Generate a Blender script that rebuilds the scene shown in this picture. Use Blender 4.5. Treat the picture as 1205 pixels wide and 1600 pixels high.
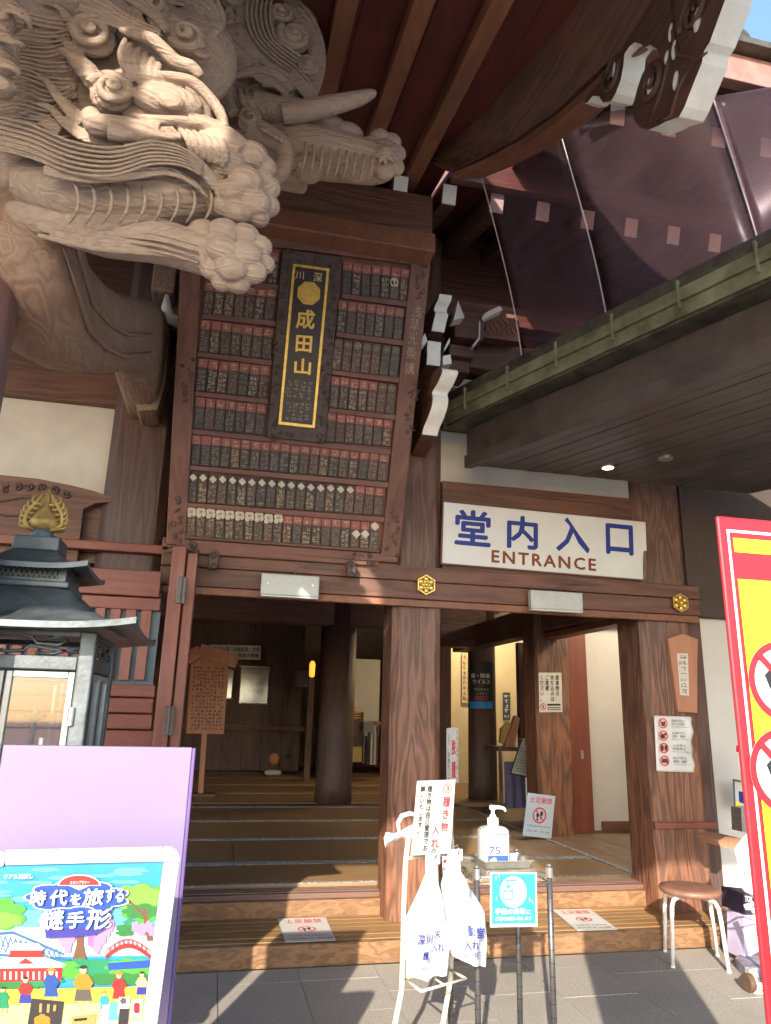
import bpy, bmesh, math, random
from mathutils import Vector, Matrix, noise
random.seed(7)
scene = bpy.context.scene
for o in list(bpy.data.objects): bpy.data.objects.remove(o)
COL = scene.collection
R_ = math.radians
# ------------------------------------------------------------------ camera
FPX, CXP, CYP, CAMH = 1130.0, 602.5, 800.0, 1.4
YAW, PITCH, ROLL = R_(12.5), R_(15.5), R_(1.45)
FW = Vector((math.sin(YAW)*math.cos(PITCH), math.cos(YAW)*math.cos(PITCH), math.sin(PITCH)))
_r = Vector((math.cos(YAW), -math.sin(YAW), 0)); _u = _r.cross(FW)
RT = _r*math.cos(ROLL)+_u*math.sin(ROLL); UP = -_r*math.sin(ROLL)+_u*math.cos(ROLL)
CAM = Vector((0, 0, CAMH))
cd = bpy.data.cameras.new('camera'); cd.sensor_fit = 'VERTICAL'; cd.sensor_height = 36.0
cd.lens = 36.0*FPX/1600.0; cd.clip_start = .05; cd.clip_end = 500
cam = bpy.data.objects.new('camera', cd); COL.objects.link(cam)
m = Matrix.Identity(4)
for i in range(3):
    m[i][0], m[i][1], m[i][2], m[i][3] = RT[i], UP[i], -FW[i], CAM[i]
cam.matrix_world = m
scene.camera = cam
# ------------------------------------------------------------------ light
SUN_EL, SUN_AZ = R_(23.2), R_(22.9)      # light travels towards +Y, turned 22.9 degrees to +X
LDIR = Vector((math.sin(SUN_AZ)*math.cos(SUN_EL), math.cos(SUN_AZ)*math.cos(SUN_EL), -math.sin(SUN_EL)))
w = bpy.data.worlds.new('World'); scene.world = w; w.use_nodes = True
nt = w.node_tree; bg = nt.nodes['Background']
sky = nt.nodes.new('ShaderNodeTexSky'); sky.sky_type = 'NISHITA'; sky.sun_disc = False
sky.sun_elevation = SUN_EL; sky.sun_rotation = R_(180)+SUN_AZ
sky.air_density = 1.0; sky.dust_density = 1.0; sky.ozone_density = 2.5
nt.links.new(sky.outputs[0], bg.inputs[0]); bg.inputs[1].default_value = 0.15
sd = bpy.data.lights.new('sun', 'SUN'); sd.energy = 2.5; sd.angle = R_(.53); sd.color = (1, .90, .76)
so = bpy.data.objects.new('sun', sd); COL.objects.link(so); so.location = (-4, -9, 8)
so.rotation_euler = LDIR.to_track_quat('-Z', 'Y').to_euler()
scene.view_settings.view_transform = 'Standard'; scene.view_settings.look = 'None'
scene.view_settings.gamma = 1; scene.view_settings.use_curve_mapping = False
scene.view_settings.exposure = 1.98
scene.cycles.max_bounces = 6; scene.cycles.diffuse_bounces = 4; scene.cycles.glossy_bounces = 3; scene.cycles.transmission_bounces = 4; scene.cycles.transparent_max_bounces = 10
scene.cycles.use_adaptive_sampling = True; scene.cycles.adaptive_threshold = .02; scene.cycles.adaptive_min_samples = 24
scene.cycles.caustics_reflective = False; scene.cycles.caustics_refractive = False
# ------------------------------------------------------------------ measuring helpers
def ray(x, y): return (RT*((x-CXP)/FPX) - UP*((y-CYP)/FPX) + FW)
def A(x, y, Y): d = ray(x, y); return CAM + d*(Y/d.y)
def AX(x, y, X): d = ray(x, y); return CAM + d*(X/d.x)
def AZ(x, y, Z): d = ray(x, y); return CAM + d*((Z-CAMH)/d.z)
def mpp(P): return (P-CAM).dot(FW)/FPX          # metres per photograph pixel at P
def lin(h):
    h = h.lstrip('#'); v = [int(h[i:i+2], 16)/255 for i in (0, 2, 4)]
    return tuple(c/12.92 if c <= .04045 else ((c+.055)/1.055)**2.4 for c in v)
# ------------------------------------------------------------------ mesh builder
WM = {}
class MB:
    def __init__(s): s.v = []; s.f = []; s.m = []
    def add(s, vs, fs, mi=0):
        b = len(s.v); s.v += [tuple(v) for v in vs]
        for f in fs: s.f.append([b+i for i in f]); s.m.append(mi)
        return s
    def hexa(s, p, mi=0):      # p: 8 points, bottom loop then top loop
        return s.add(p, [(0,3,2,1),(4,5,6,7),(0,1,5,4),(1,2,6,5),(2,3,7,6),(3,0,4,7)], mi)
    def box(s, x0, x1, y0, y1, z0, z1, mi=0):
        return s.hexa([(x0,y0,z0),(x1,y0,z0),(x1,y1,z0),(x0,y1,z0),(x0,y0,z1),(x1,y0,z1),(x1,y1,z1),(x0,y1,z1)], mi)
    def obox(s, c, a, b, d, mi=0):   # centre and three half vectors
        c, a, b, d = Vector(c), Vector(a), Vector(b), Vector(d)
        return s.hexa([c-a-b-d, c+a-b-d, c+a+b-d, c-a+b-d, c-a-b+d, c+a-b+d, c+a+b+d, c-a+b+d], mi)
    def beam(s, p, q, w, h, up=(0,0,1), mi=0):
        p, q = Vector(p), Vector(q); d = (q-p).normalized(); up = Vector(up)
        sd = d.cross(up).normalized(); u = sd.cross(d)
        return s.obox((p+q)/2, (q-p)/2, sd*(w/2), u*(h/2), mi)
    def prism(s, pts, vec, mi=0, side=None, capb=None):
        pts = [Vector(p) for p in pts]; n = len(pts); vec = Vector(vec); side = mi if side is None else side
        s.add(pts, [tuple(range(n))[::-1]], mi); s.add([p+vec for p in pts], [tuple(range(n))], mi if capb is None else capb)
        s.add(pts+[p+vec for p in pts], [(i,(i+1)%n,n+(i+1)%n,n+i) for i in range(n)], side); return s
    def tube(s, pts, rad, n=8, mi=0, flat=1.0, updir=None):
        pts = [Vector(p) for p in pts]; k = len(pts)
        if not hasattr(rad, '__len__'): rad = [rad]*k
        vs = []; fs = []; pn = None
        for i, p in enumerate(pts):
            t = (pts[min(i+1,k-1)]-pts[max(i-1,0)])
            if t.length < 1e-9: t = Vector((0,0,1))
            t.normalize()
            if pn is None:
                a = Vector(updir) if updir else (Vector((0,0,1)) if abs(t.z) < .9 else Vector((1,0,0)))
                pn = (a - t*a.dot(t)).normalized()
            else:
                pn = pn - t*pn.dot(t)
                pn = pn.normalized() if pn.length > 1e-6 else Vector((1,0,0))
            b = t.cross(pn)
            for j in range(n):
                an = 2*math.pi*j/n; vs.append(p + pn*(math.cos(an)*rad[i]) + b*(math.sin(an)*rad[i]*flat))
        for i in range(k-1):
            for j in range(n): fs.append((i*n+j, i*n+(j+1)%n, (i+1)*n+(j+1)%n, (i+1)*n+j))
        fs.append(tuple(range(n))[::-1]); fs.append(tuple((k-1)*n+j for j in range(n)))
        return s.add(vs, fs, mi)
    def lathe(s, prof, c, n=24, mi=0, sq=0.0, rot=0.0, capped=True):   # prof: (radius, z); sq: rounded square
        vs = []; fs = []; c = Vector(c)
        for r, z in prof:
            for j in range(n):
                a = 2*math.pi*j/n + rot; ca, sa = math.cos(a), math.sin(a)
                rr = r*(1-sq+sq/max(abs(math.cos(a-rot)), abs(math.sin(a-rot)))) if sq else r
                vs.append(c+Vector((ca*rr, sa*rr, z)))
        for i in range(len(prof)-1):
            for j in range(n): fs.append((i*n+j, i*n+(j+1)%n, (i+1)*n+(j+1)%n, (i+1)*n+j))
        if capped: fs.append(tuple(range(n))[::-1]); fs.append(tuple((len(prof)-1)*n+j for j in range(n)))
        return s.add(vs, fs, mi)
    def ell(s, c, r, n=12, k=8, mi=0, M=None):
        c = Vector(c); vs = [Vector((0,0,-1))]; 
        for i in range(1, k):
            ph = -math.pi/2+math.pi*i/k
            for j in range(n):
                th = 2*math.pi*j/n; vs.append(Vector((math.cos(ph)*math.cos(th), math.cos(ph)*math.sin(th), math.sin(ph))))
        vs.append(Vector((0,0,1))); rr = Vector(r) if hasattr(r,'__len__') else Vector((r,r,r))
        out = []
        for v in vs:
            v = Vector((v.x*rr.x, v.y*rr.y, v.z*rr.z))
            if M is not None: v = M @ v
            out.append(c+v)
        fs = [(0, 1+(j+1)%n, 1+j) for j in range(n)]
        for i in range(k-2):
            for j in range(n): fs.append((1+i*n+j, 1+i*n+(j+1)%n, 1+(i+1)*n+(j+1)%n, 1+(i+1)*n+j))
        L = len(vs)-1; b = 1+(k-2)*n
        fs += [(L, b+j, b+(j+1)%n) for j in range(n)]
        return s.add(out, fs, mi)
    def grid(s, fn, nu, nv, mi=0):
        vs = [fn(i/nu, j/nv) for j in range(nv+1) for i in range(nu+1)]
        fs = [(j*(nu+1)+i, j*(nu+1)+i+1, (j+1)*(nu+1)+i+1, (j+1)*(nu+1)+i) for j in range(nv) for i in range(nu)]
        return s.add(vs, fs, mi)
    def mesh(s, name, mats, smooth=False, recalc=True):
        me = bpy.data.meshes.new(name); me.from_pydata(s.v, [], s.f)
        if recalc:
            bm = bmesh.new(); bm.from_mesh(me); bmesh.ops.recalc_face_normals(bm, faces=bm.faces); bm.to_mesh(me); bm.free()
        for mt in (mats if isinstance(mats, (list, tuple)) else [mats]): me.materials.append(mt)
        for p, mi in zip(me.polygons, s.m): p.material_index = mi; p.use_smooth = smooth
        return me
    def build(s, name, mats, parent=None, bevel=0, seg=2, smooth=False, recalc=True):
        o = link(name, s.mesh(name, mats, smooth, recalc), parent)
        if bevel:
            b = o.modifiers.new('bevel', 'BEVEL'); b.width = bevel; b.segments = seg; b.limit_method = 'ANGLE'; b.angle_limit = R_(35)
        return o
def link(name, data, parent=None, M=None):
    o = bpy.data.objects.new(name, data); COL.objects.link(o)
    M = M or Matrix.Identity(4)
    if parent is not None:
        o.parent = parent; pm = WM.get(parent.name, Matrix.Identity(4)); o.matrix_basis = pm.inverted() @ M
    else: o.matrix_basis = M
    WM[o.name] = M.copy()
    return o
def link_world(name, data, parent=None): return link(name, data, parent)
def thing(name, label, cat, loc=(0,0,0), group=None):
    o = link(name, None, None, Matrix.Translation(Vector(loc))); o.empty_display_size = .1
    return tag(o, label, cat, group)
def tag(o, label, cat=None, group=None, kind=None):
    if label: o['label'] = label
    if cat: o['category'] = cat
    if group: o['group'] = group
    if kind: o['kind'] = kind
    return o
def PB(mb, x0, y0, x1, y1, Y, depth, mi=0):     # a box whose front is the photo rectangle on the plane Y
    ym, xm = (y0+y1)/2, (x0+x1)/2
    X0, X1 = A(x0, ym, Y).x, A(x1, ym, Y).x; Z1, Z0 = A(xm, y0, Y).z, A(xm, y1, Y).z
    mb.box(X0, X1, Y, Y+depth, Z0, Z1, mi); return (X0, X1, Z0, Z1)
# ------------------------------------------------------------------ lettering
def letters(name, s, c, ux, uy, w, h, mat, parent, bold=0.0, spacing=1.0, proud=.0015, keep=False, line=1.0):
    cu = bpy.data.curves.new(name, 'FONT'); cu.body = s; cu.resolution_u = 2; cu.align_x = 'CENTER'
    cu.space_character = spacing; cu.space_line = line; cu.dimensions = '2D'; cu.fill_mode = 'BOTH'
    t = bpy.data.objects.new(name, cu); COL.objects.link(t)
    me = bpy.data.meshes.new_from_object(t.evaluated_get(bpy.context.evaluated_depsgraph_get()))
    bpy.data.objects.remove(t); bpy.data.curves.remove(cu)
    if not len(me.vertices): return None
    xs = [v.co.x for v in me.vertices]; ys = [v.co.y for v in me.vertices]
    cx, cy = (min(xs)+max(xs))/2, (min(ys)+max(ys))/2; dx, dy = max(max(xs)-min(xs), 1e-4), max(max(ys)-min(ys), 1e-4)
    sx, sy = w/dx, h/dy
    if keep: sx = sy = min(sx, sy)
    ux, uy = Vector(ux).normalized(), Vector(uy).normalized(); nz = ux.cross(uy); c = Vector(c)
    if bold:          # heavier strokes: shifted copies of the glyph laid one on another
        bm = bmesh.new(); bm.from_mesh(me); bb = bold/2; sx, sy = w/(dx+2*bb), h/(dy+2*bb)
        if keep: sx = sy = min(sx, sy)
        geo = bm.verts[:]+bm.edges[:]+bm.faces[:]
        for q, (ox, oy) in enumerate(((bb,0),(-bb,0),(0,bb),(0,-bb),(bb*.7,bb*.7),(-bb*.7,-bb*.7))):
            nv = [e for e in bmesh.ops.duplicate(bm, geom=geo)['geom'] if isinstance(e, bmesh.types.BMVert)]
            for v in nv: v.co.x += ox; v.co.y += oy; v.co.z += .00006*(q+1)
        bm.to_mesh(me); bm.free()
    for v in me.vertices: v.co = c + ux*((v.co.x-cx)*sx) + uy*((v.co.y-cy)*sy) + nz*(proud+v.co.z)
    me.materials.clear(); me.materials.append(mat)
    return link(name, me, parent)
class Sheet:       # a flat printed face: photo pixels -> points on a plane through three corners
    def __init__(s, tl, tr, bl): s.o, s.u, s.v = Vector(tl), Vector(tr)-Vector(tl), Vector(bl)-Vector(tl); s.n = s.u.cross(s.v).normalized()*-1
    def P(s, a, b, h=0): return s.o + s.u*a + s.v*b + s.n*h
    def text(s, name, t, a0, b0, a1, b1, mat, parent, bold=0.0, h=.0015, vertical=False, line=1.0, keep=False):
        if vertical: t = '\n'.join(t)
        return letters(name, t, s.P((a0+a1)/2, (b0+b1)/2), s.u, -s.v, (a1-a0)*s.u.length, (b1-b0)*s.v.length, mat, parent, bold, proud=h, line=line, keep=keep)
    def poly(s, mb, pts, mi=0, h=.001): mb.add([s.P(a, b, h) for a, b in pts], [tuple(range(len(pts)))], mi)
    def rect(s, mb, a0, b0, a1, b1, mi=0, h=.001): s.poly(mb, [(a0,b0),(a1,b0),(a1,b1),(a0,b1)], mi, h)
    def disc(s, mb, a, b, r, mi=0, h=.001, n=28, r0=0.0, a0=0, a1=6.28319):   # r in metres
        lu, lv = s.u.length, s.v.length
        o = [(a+math.cos(a0+(a1-a0)*i/n)*r/lu, b+math.sin(a0+(a1-a0)*i/n)*r/lv) for i in range(n+1)]
        if r0:
            q = [(a+math.cos(a0+(a1-a0)*i/n)*r0/lu, b+math.sin(a0+(a1-a0)*i/n)*r0/lv) for i in range(n+1)]
            for i in range(n): s.poly(mb, [o[i], o[i+1], q[i+1], q[i]], mi, h)
        else: s.poly(mb, o[:-1] if a1-a0 > 6.2 else o+[(a,b)], mi, h)
    def bar(s, mb, a0, b0, a1, b1, wd, mi=0, h=.001):   # a stroke, wd in metres
        p, q = s.P(a0,b0,h), s.P(a1,b1,h); d = (q-p).normalized(); t = d.cross(s.n).normalized()*wd/2
        mb.add([p-t, q-t, q+t, p+t], [(0,1,2,3)], mi)
    def scribble(s, mb, a0, b0, a1, b1, cols, rows, mi=0, h=.001, fill=.62, wd=.16, vertical=True):
        ca, cb = (a1-a0)/cols, (b1-b0)/rows; lu = s.u.length
        for i in range(cols):
            for j in range(rows):
                if random.random() > .93: continue
                x, y = a0+(i+.5)*ca, b0+(j+.5)*cb
                for k in range(random.randint(3, 5)):
                    if random.random() < .5:
                        yy = y+(random.random()-.5)*cb*fill; w2 = ca*fill*.5*random.uniform(.5,1); t = cb*wd*.5
                        s.poly(mb, [(x-w2,yy-t),(x+w2,yy-t),(x+w2,yy+t),(x-w2,yy+t)], mi, h+.0001*k)
                    else:
                        xx = x+(random.random()-.5)*ca*fill; h2 = cb*fill*.5*random.uniform(.5,1); t = ca*wd*.5; sk = random.uniform(-.2,.2)*ca
                        s.poly(mb, [(xx-t,y-h2),(xx+t,y-h2),(xx+t+sk,y+h2),(xx-t+sk,y+h2)], mi, h+.0001*k)
# ------------------------------------------------------------------ materials
def mat_base(name):
    mt = bpy.data.materials.new(name); mt.use_nodes = True; t = mt.node_tree
    return mt, t, t.nodes['Principled BSDF'], t.nodes, t.links
def nd(t, kind, **kw):
    n = t.nodes.new('ShaderNode'+kind)
    for k, v in kw.items(): setattr(n, k, v)
    return n
def mathn(t, op, a, b=None):
    n = t.nodes.new('ShaderNodeMath'); n.operation = op
    for i, x in enumerate((a, b)):
        if x is None: continue
        if isinstance(x, (int, float)): n.inputs[i].default_value = x
        else: t.links.new(x, n.inputs[i])
    return n.outputs[0]
def mixc(t, fac, a, b):
    n = t.nodes.new('ShaderNodeMix'); n.data_type = 'RGBA'
    for sock, x in ((n.inputs[0], fac), (n.inputs[6], a), (n.inputs[7], b)):
        if isinstance(x, (int, float)): sock.default_value = x
        elif isinstance(x, tuple): sock.default_value = (*x[:3], 1)
        else: t.links.new(x, sock)
    return n.outputs[2]
def noisen(t, vec, scale, detail=3, rough=.55, dist=0):
    n = t.nodes.new('ShaderNodeTexNoise'); n.inputs['Scale'].default_value = scale; n.inputs['Detail'].default_value = detail
    n.inputs['Roughness'].default_value = rough; n.inputs['Distortion'].default_value = dist
    if vec is not None: t.links.new(vec, n.inputs['Vector'])
    return n.outputs[0]
def ramp(t, fac, lo, hi):
    n = t.nodes.new('ShaderNodeMapRange'); n.inputs[1].default_value = lo; n.inputs[2].default_value = hi
    t.links.new(fac, n.inputs[0]); return n.outputs[0]
def wood(name, light, dark, axis=2, scale=5.0, stretch=10.0, rings=22.0, rough=.6, bump=.3, contrast=1.0, tint=None, tintamt=.4, weather=None, coat=0, sharp=.0, bdist=.01):
    mt, t, bs, N, L = mat_base(name)
    tc = nd(t, 'TexCoord'); mp = nd(t, 'Mapping'); L.new(tc.outputs['Object'], mp.inputs[0])
    sc = [scale]*3; sc[axis] = scale/stretch; mp.inputs['Scale'].default_value = sc
    n1 = noisen(t, mp.outputs[0], 1.0, 2, .5, .25)
    rg = mathn(t, 'SINE', mathn(t, 'MULTIPLY', n1, rings*6.283/3))
    rg = ramp(t, rg, -1+sharp, 1)
    mp2 = nd(t, 'Mapping'); L.new(tc.outputs['Object'], mp2.inputs[0]); s2 = [scale*22]*3; s2[axis] = scale*.9; mp2.inputs['Scale'].default_value = s2
    fib = noisen(t, mp2.outputs[0], 1.0, 3, .6)
    big = noisen(t, tc.outputs['Object'], 2.3, 4, .6)
    f = mathn(t, 'ADD', mathn(t, 'MULTIPLY', rg, .55*contrast), mathn(t, 'MULTIPLY', fib, .6))
    f = mathn(t, 'ADD', f, mathn(t, 'MULTIPLY', big, .5)); f = ramp(t, f, .25, 1.25)
    c = mixc(t, f, dark, light)
    if tint: c = mixc(t, mathn(t, 'MULTIPLY', ramp(t, noisen(t, tc.outputs['Object'], 1.1, 3, .6), .4, .7), tintamt), c, tint)
    if weather:       # lower part worn back to warm bare wood, upper part grey brown with old stain
        sep = nd(t, 'SeparateXYZ'); L.new(tc.outputs['Object'], sep.inputs[0])
        hz = mathn(t, 'ADD', sep.outputs[2], mathn(t, 'MULTIPLY', noisen(t, tc.outputs['Object'], 3.0, 4, .65), 1.6))
        c = mixc(t, mathn(t, 'MULTIPLY', ramp(t, hz, 1.9, 2.9), .75), c, mixc(t, f, (.052,.028,.024), (.15,.085,.068)))
    L.new(c, bs.inputs['Base Color'])
    L.new(ramp(t, mathn(t, 'ADD', fib, big), 2.0, .4), bs.inputs['Roughness']); 
    rr = nd(t, 'MapRange'); rr.inputs[1].default_value = .3; rr.inputs[2].default_value = .75; rr.inputs[3].default_value = min(1, rough+.15); rr.inputs[4].default_value = max(.1, rough-.12)
    L.new(big, rr.inputs[0]); L.new(rr.outputs[0], bs.inputs['Roughness'])
    if coat: bs.inputs['Coat Weight'].default_value = coat; bs.inputs['Coat Roughness'].default_value = .25
    bp = nd(t, 'Bump'); bp.inputs['Strength'].default_value = bump; bp.inputs['Distance'].default_value = bdist
    L.new(mathn(t, 'ADD', mathn(t, 'MULTIPLY', rg, .6), fib), bp.inputs['Height']); L.new(bp.outputs[0], bs.inputs['Normal'])
    return mt
def paint(name, col, rough=.5, metal=0.0, var=.12, vscale=9.0, bump=0.0, bscale=60.0, col2=None, spec=None, coat=0, emit=0):
    mt, t, bs, N, L = mat_base(name)
    tc = nd(t, 'TexCoord'); n1 = noisen(t, tc.outputs['Object'], vscale, 5, .65)
    c2 = col2 or tuple(x*(1-var*2.2) for x in col)
    L.new(mixc(t, ramp(t, n1, .35, .68), c2, tuple(min(1, x*(1+var*.4)) for x in col)), bs.inputs['Base Color'])
    bs.inputs['Metallic'].default_value = metal
    rr = nd(t, 'MapRange'); rr.inputs[3].default_value = max(.05, rough-.08); rr.inputs[4].default_value = min(1, rough+.1); L.new(n1, rr.inputs[0]); L.new(rr.outputs[0], bs.inputs['Roughness'])
    if spec is not None: bs.inputs['Specular IOR Level'].default_value = spec
    if coat: bs.inputs['Coat Weight'].default_value = coat
    if emit: bs.inputs['Emission Color'].default_value = (*col, 1); bs.inputs['Emission Strength'].default_value = emit
    if bump:
        bp = nd(t, 'Bump'); bp.inputs['Strength'].default_value = bump; bp.inputs['Distance'].default_value = .005
        L.new(noisen(t, tc.outputs['Object'], bscale, 4, .6), bp.inputs['Height']); L.new(bp.outputs[0], bs.inputs['Normal'])
    return mt
def ink(name, h, rough=.55): return paint(name, lin(h), rough, 0, .03, 30)
def glass(name, col, trans=.8, rough=.05):
    mt, t, bs, N, L = mat_base(name)
    tr = nd(t, 'BsdfTransparent'); tr.inputs[0].default_value = (*col, 1)
    gl = nd(t, 'BsdfGlossy'); gl.inputs['Roughness'].default_value = rough; gl.inputs[0].default_value = (.9, .9, .95, 1)
    fr = nd(t, 'Fresnel'); fr.inputs[0].default_value = 1.5; mx = nd(t, 'MixShader')
    L.new(fr.outputs[0], mx.inputs[0]); L.new(tr.outputs[0], mx.inputs[1]); L.new(gl.outputs[0], mx.inputs[2])
    L.new(mx.outputs[0], N['Material Output'].inputs['Surface']); return mt
W = {}
W['pillar'] = wood('weathered pillar wood', (.30,.128,.066), (.060,.025,.016), 2, 7.5, 6.5, 20, .5, .55, 1.0, (.16,.075,.06), .35, True)
W['beam']   = wood('dark beam wood', (.19,.080,.048), (.058,.024,.017), 0, 7, 12, 18, .5, .4, .8, (.12,.065,.056), .45)
W['beamy']  = wood('dark beam wood along depth', (.19,.085,.050), (.060,.027,.019), 1, 7, 12, 18, .5, .35, .8, (.09,.055,.055), .5)
W['post']   = wood('dark post wood', (.135,.064,.044), (.040,.019,.015), 2, 7, 12, 18, .55, .35, .8, (.085,.06,.062), .6)
W['red']    = wood('reddish door wood', (.24,.062,.036), (.12,.030,.020), 0, 5, 14, 14, .45, .2, .5, (.17,.05,.04), .4)
W['redz']   = wood('reddish door stile wood', (.28,.085,.045), (.14,.038,.024), 2, 5, 14, 14, .45, .2, .5, (.2,.06,.045), .4)
W['rafter'] = wood('orange brown rafter wood', (.30,.12,.060), (.15,.060,.034), 1, 7, 12, 16, .5, .25, .6, (.12,.06,.045), .6)
W['roofbd'] = wood('dark red roof boards', (.13,.026,.019), (.055,.012,.010), 1, 5, 12, 12, .55, .2, .6)
W['step']   = wood('worn step planks', (.44,.26,.105), (.19,.10,.042), 0, 5, 16, 16, .5, .25, .7, (.30,.17,.08), .5)
W['stepf']  = wood('worn step front board', (.42,.22,.095), (.15,.072,.036), 0, 14, 2.2, 12, .65, .7, .9, (.24,.14,.08), .6)
W['sill']   = wood('grey brown sill wood', (.22,.12,.085), (.09,.05,.04), 0, 5, 16, 16, .5, .25, .6)
W['floor']  = wood('dark corridor boards', (.16,.10,.075), (.07,.045,.036), 1, 5, 14, 14, .4, .15, .6)
W['carve']  = wood('weathered carved wood', (.52,.40,.31), (.20,.135,.10), 0, 9, 3.6, 34, .65, .4, .28, (.30,.205,.155), .75, bdist=.016)
W['bow']    = wood('weathered rainbow beam wood', (.34,.215,.145), (.16,.095,.065), 1, 8, 5, 30, .6, .4, .8, (.21,.15,.125), .7)
W['plaque'] = wood('brown plaque frame wood', (.22,.086,.054), (.085,.034,.024), 2, 5, 14, 18, .5, .3, .6)
W['plaqx']  = wood('brown plaque shelf wood', (.22,.092,.062), (.10,.042,.032), 0, 5, 14, 18, .5, .3, .6)
W['plcarve']= paint('dark carved relief wood', (.10,.058,.046), .5, 0, .3, 40, .8, 90)
W['sapling']= wood('plain cedar board', (.46,.22,.13), (.33,.14,.08), 2, 6, 14, 16, .6, .15, .6)
PLASTER = paint('cream plaster', (.60,.55,.48), .85, 0, .06, 5, .15, 30)
WHITE = paint('white paint on timber ends', (.80,.77,.70), .6, 0, .06, 12, .1, 40)
WALLW = paint('white wall', (.60,.59,.555), .7, 0, .03, 4, .05, 30)
DARKM = paint('dark brown coated metal', (.105,.080,.072), .38, .15, .22, 3, .1, 20)
COPPER = paint('green patinated copper', (.20,.205,.125), .5, .2, .35, 6, .2, 30, (.11,.095,.055))
COPPER2 = paint('brown patinated copper', (.11,.10,.072), .5, .4, .3, 7, .2, 30)
GOLD = paint('gilt metal', (.80,.52,.14), .38, .85, .15, 30, .2, 120)
GOLDP = paint('gold paint', (.70,.44,.11), .4, .6, .1, 30)
BRONZE = paint('blue grey patinated bronze', (.125,.15,.16), .45, .3, .25, 8, .25, 60)
STEEL = paint('brushed steel', (.60,.58,.54), .32, .9, .08, 20, .05, 200)
POLE = paint('dark chrome pole', (.17,.165,.165), .35, .7, .1, 20)
CREAM = paint('cream painted steel tube', (.74,.68,.52), .4, 0, .06, 20)
BLACK = ink('black print', '#1c1a1c'); NAVY = ink('navy print', '#1b2f86'); BROWNI = ink('brown print', '#7a3512'); REDI = ink('red print', '#d0222c')
WHITEP = paint('white board', (.62,.61,.575), .45, 0, .06, 4); WHITEI = paint('white print', (.70,.70,.70), .5, 0, .02, 20)
GREYI = ink('grey print', '#6b6870')
LAMPW = paint('warm lamp glow', (1.0,.72,.36), .5, 0, 0, 5, emit=3.0)
# ================================================================== GROUND
def stone_mat():
    mt, t, bs, N, L = mat_base('granite paving')
    tc = nd(t, 'TexCoord'); ge = nd(t, 'NewGeometry')
    oi = nd(t, 'ObjectInfo')
    sp = noisen(t, ge.outputs['Position'], 95, 3, .8); sp2 = noisen(t, ge.outputs['Position'], 260, 2, .8); st = noisen(t, ge.outputs['Position'], 1.6, 5, .65)
    c = mixc(t, ramp(t, sp, .36, .64), (.215,.19,.16), (.48,.435,.37))
    c = mixc(t, ramp(t, sp2, .58, .68), c, (.58,.55,.5))
    c = mixc(t, mathn(t, 'MULTIPLY', ramp(t, st, .40, .66), .6), c, (.28,.25,.215))
    c = mixc(t, mathn(t, 'MULTIPLY', oi.outputs['Random'], .4), c, (.40,.37,.32))
    L.new(c, bs.inputs['Base Color']); bs.inputs['Roughness'].default_value = .75
    bp = nd(t, 'Bump'); bp.inputs['Strength'].default_value = .35; bp.inputs['Distance'].default_value = .003
    L.new(sp, bp.inputs['Height']); L.new(bp.outputs[0], bs.inputs['Normal']); return mt
STONE = stone_mat()
JOINT = paint('mortar joint', (.13,.12,.105), .9, 0, .2, 12)
JX, JS = .137, .4375
g = MB()
g.box(-60, 60, -60, 4.62, -.10, -.006); gr = g.build('ground', paint('open courtyard paving', (.46,.43,.385), .8, 0, .15, 3, .2, 50)); gr['kind'] = 'structure'
slab = MB(); e = .0025; slab.box(e, JS-e, e, JS-e, -.05, 0)
slab_me = slab.mesh('paving_slab', STONE)
offs = {0: 3.96, 1: 4.40, 2: 4.19, 3: 4.05, 4: 3.96, 5: 4.255, 6: 3.81}
for k in range(-3, 10):
    X0 = JX+JS*k; y = offs.get(k, 4.0+.15*((k*7) % 3)); 
    while y+JS < 4.62: y += JS
    y -= JS*0
    while y > 2.0:
        o = link('paving_slab', slab_me, gr, Matrix.Translation((X0, y, random.uniform(-.0015, .0015)))); 
        if y+JS > 4.60: o.matrix_basis = Matrix.Translation((X0, y, 0)) @ Matrix.Diagonal((1, max(.05, (4.60-y)/JS), 1, 1)); 
        y -= JS
# ================================================================== TEMPLE HALL
T = thing('temple_hall', 'old dark timber temple hall with porch roof, tatami floor and wooden step', 'temple', (1.2, 5.2, 0))
# --- step
st = MB(); st.box(-1.9, 3.86, 4.60, 4.665, .002, .118); STEP = st.build('step', W['stepf'], T, .012, 3)
np_ = 6; y0 = 4.668
for i in range(np_):
    y1 = y0+(5.165-4.668)/np_
    p = MB(); p.box(-1.9, 3.86, y0+.0012, y1-.0012, .085, .120+random.uniform(-.0012,.0012)); p.build('plank', W['step'], STEP, .004, 2); y0 = y1
s = MB(); s.box(-1.9, 3.86, 4.70, 5.20, -.02, .083); s.build('step_base', W['sill'], STEP)
# --- sill with sliding rails
s = MB(); s.box(-1.9, 3.9, 5.166, 5.30, .0, .215); s.build('sill', W['stepf'], T, .012, 3)
s = MB(); s.box(-1.9, 3.9, 5.185, 5.36, .217, .252); s.build('sill', W['sill'], T, .004)
for yy in (5.205, 5.25, 5.295):
    s = MB(); s.box(-1.9, 3.9, yy, yy+.018, .253, .262); s.build('rail', W['sill'], T, .002)
W['hall'] = wood('tan corridor boards', (.36,.25,.155), (.20,.13,.08), 1, 7, 14, 14, .4, .15, .6)
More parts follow.
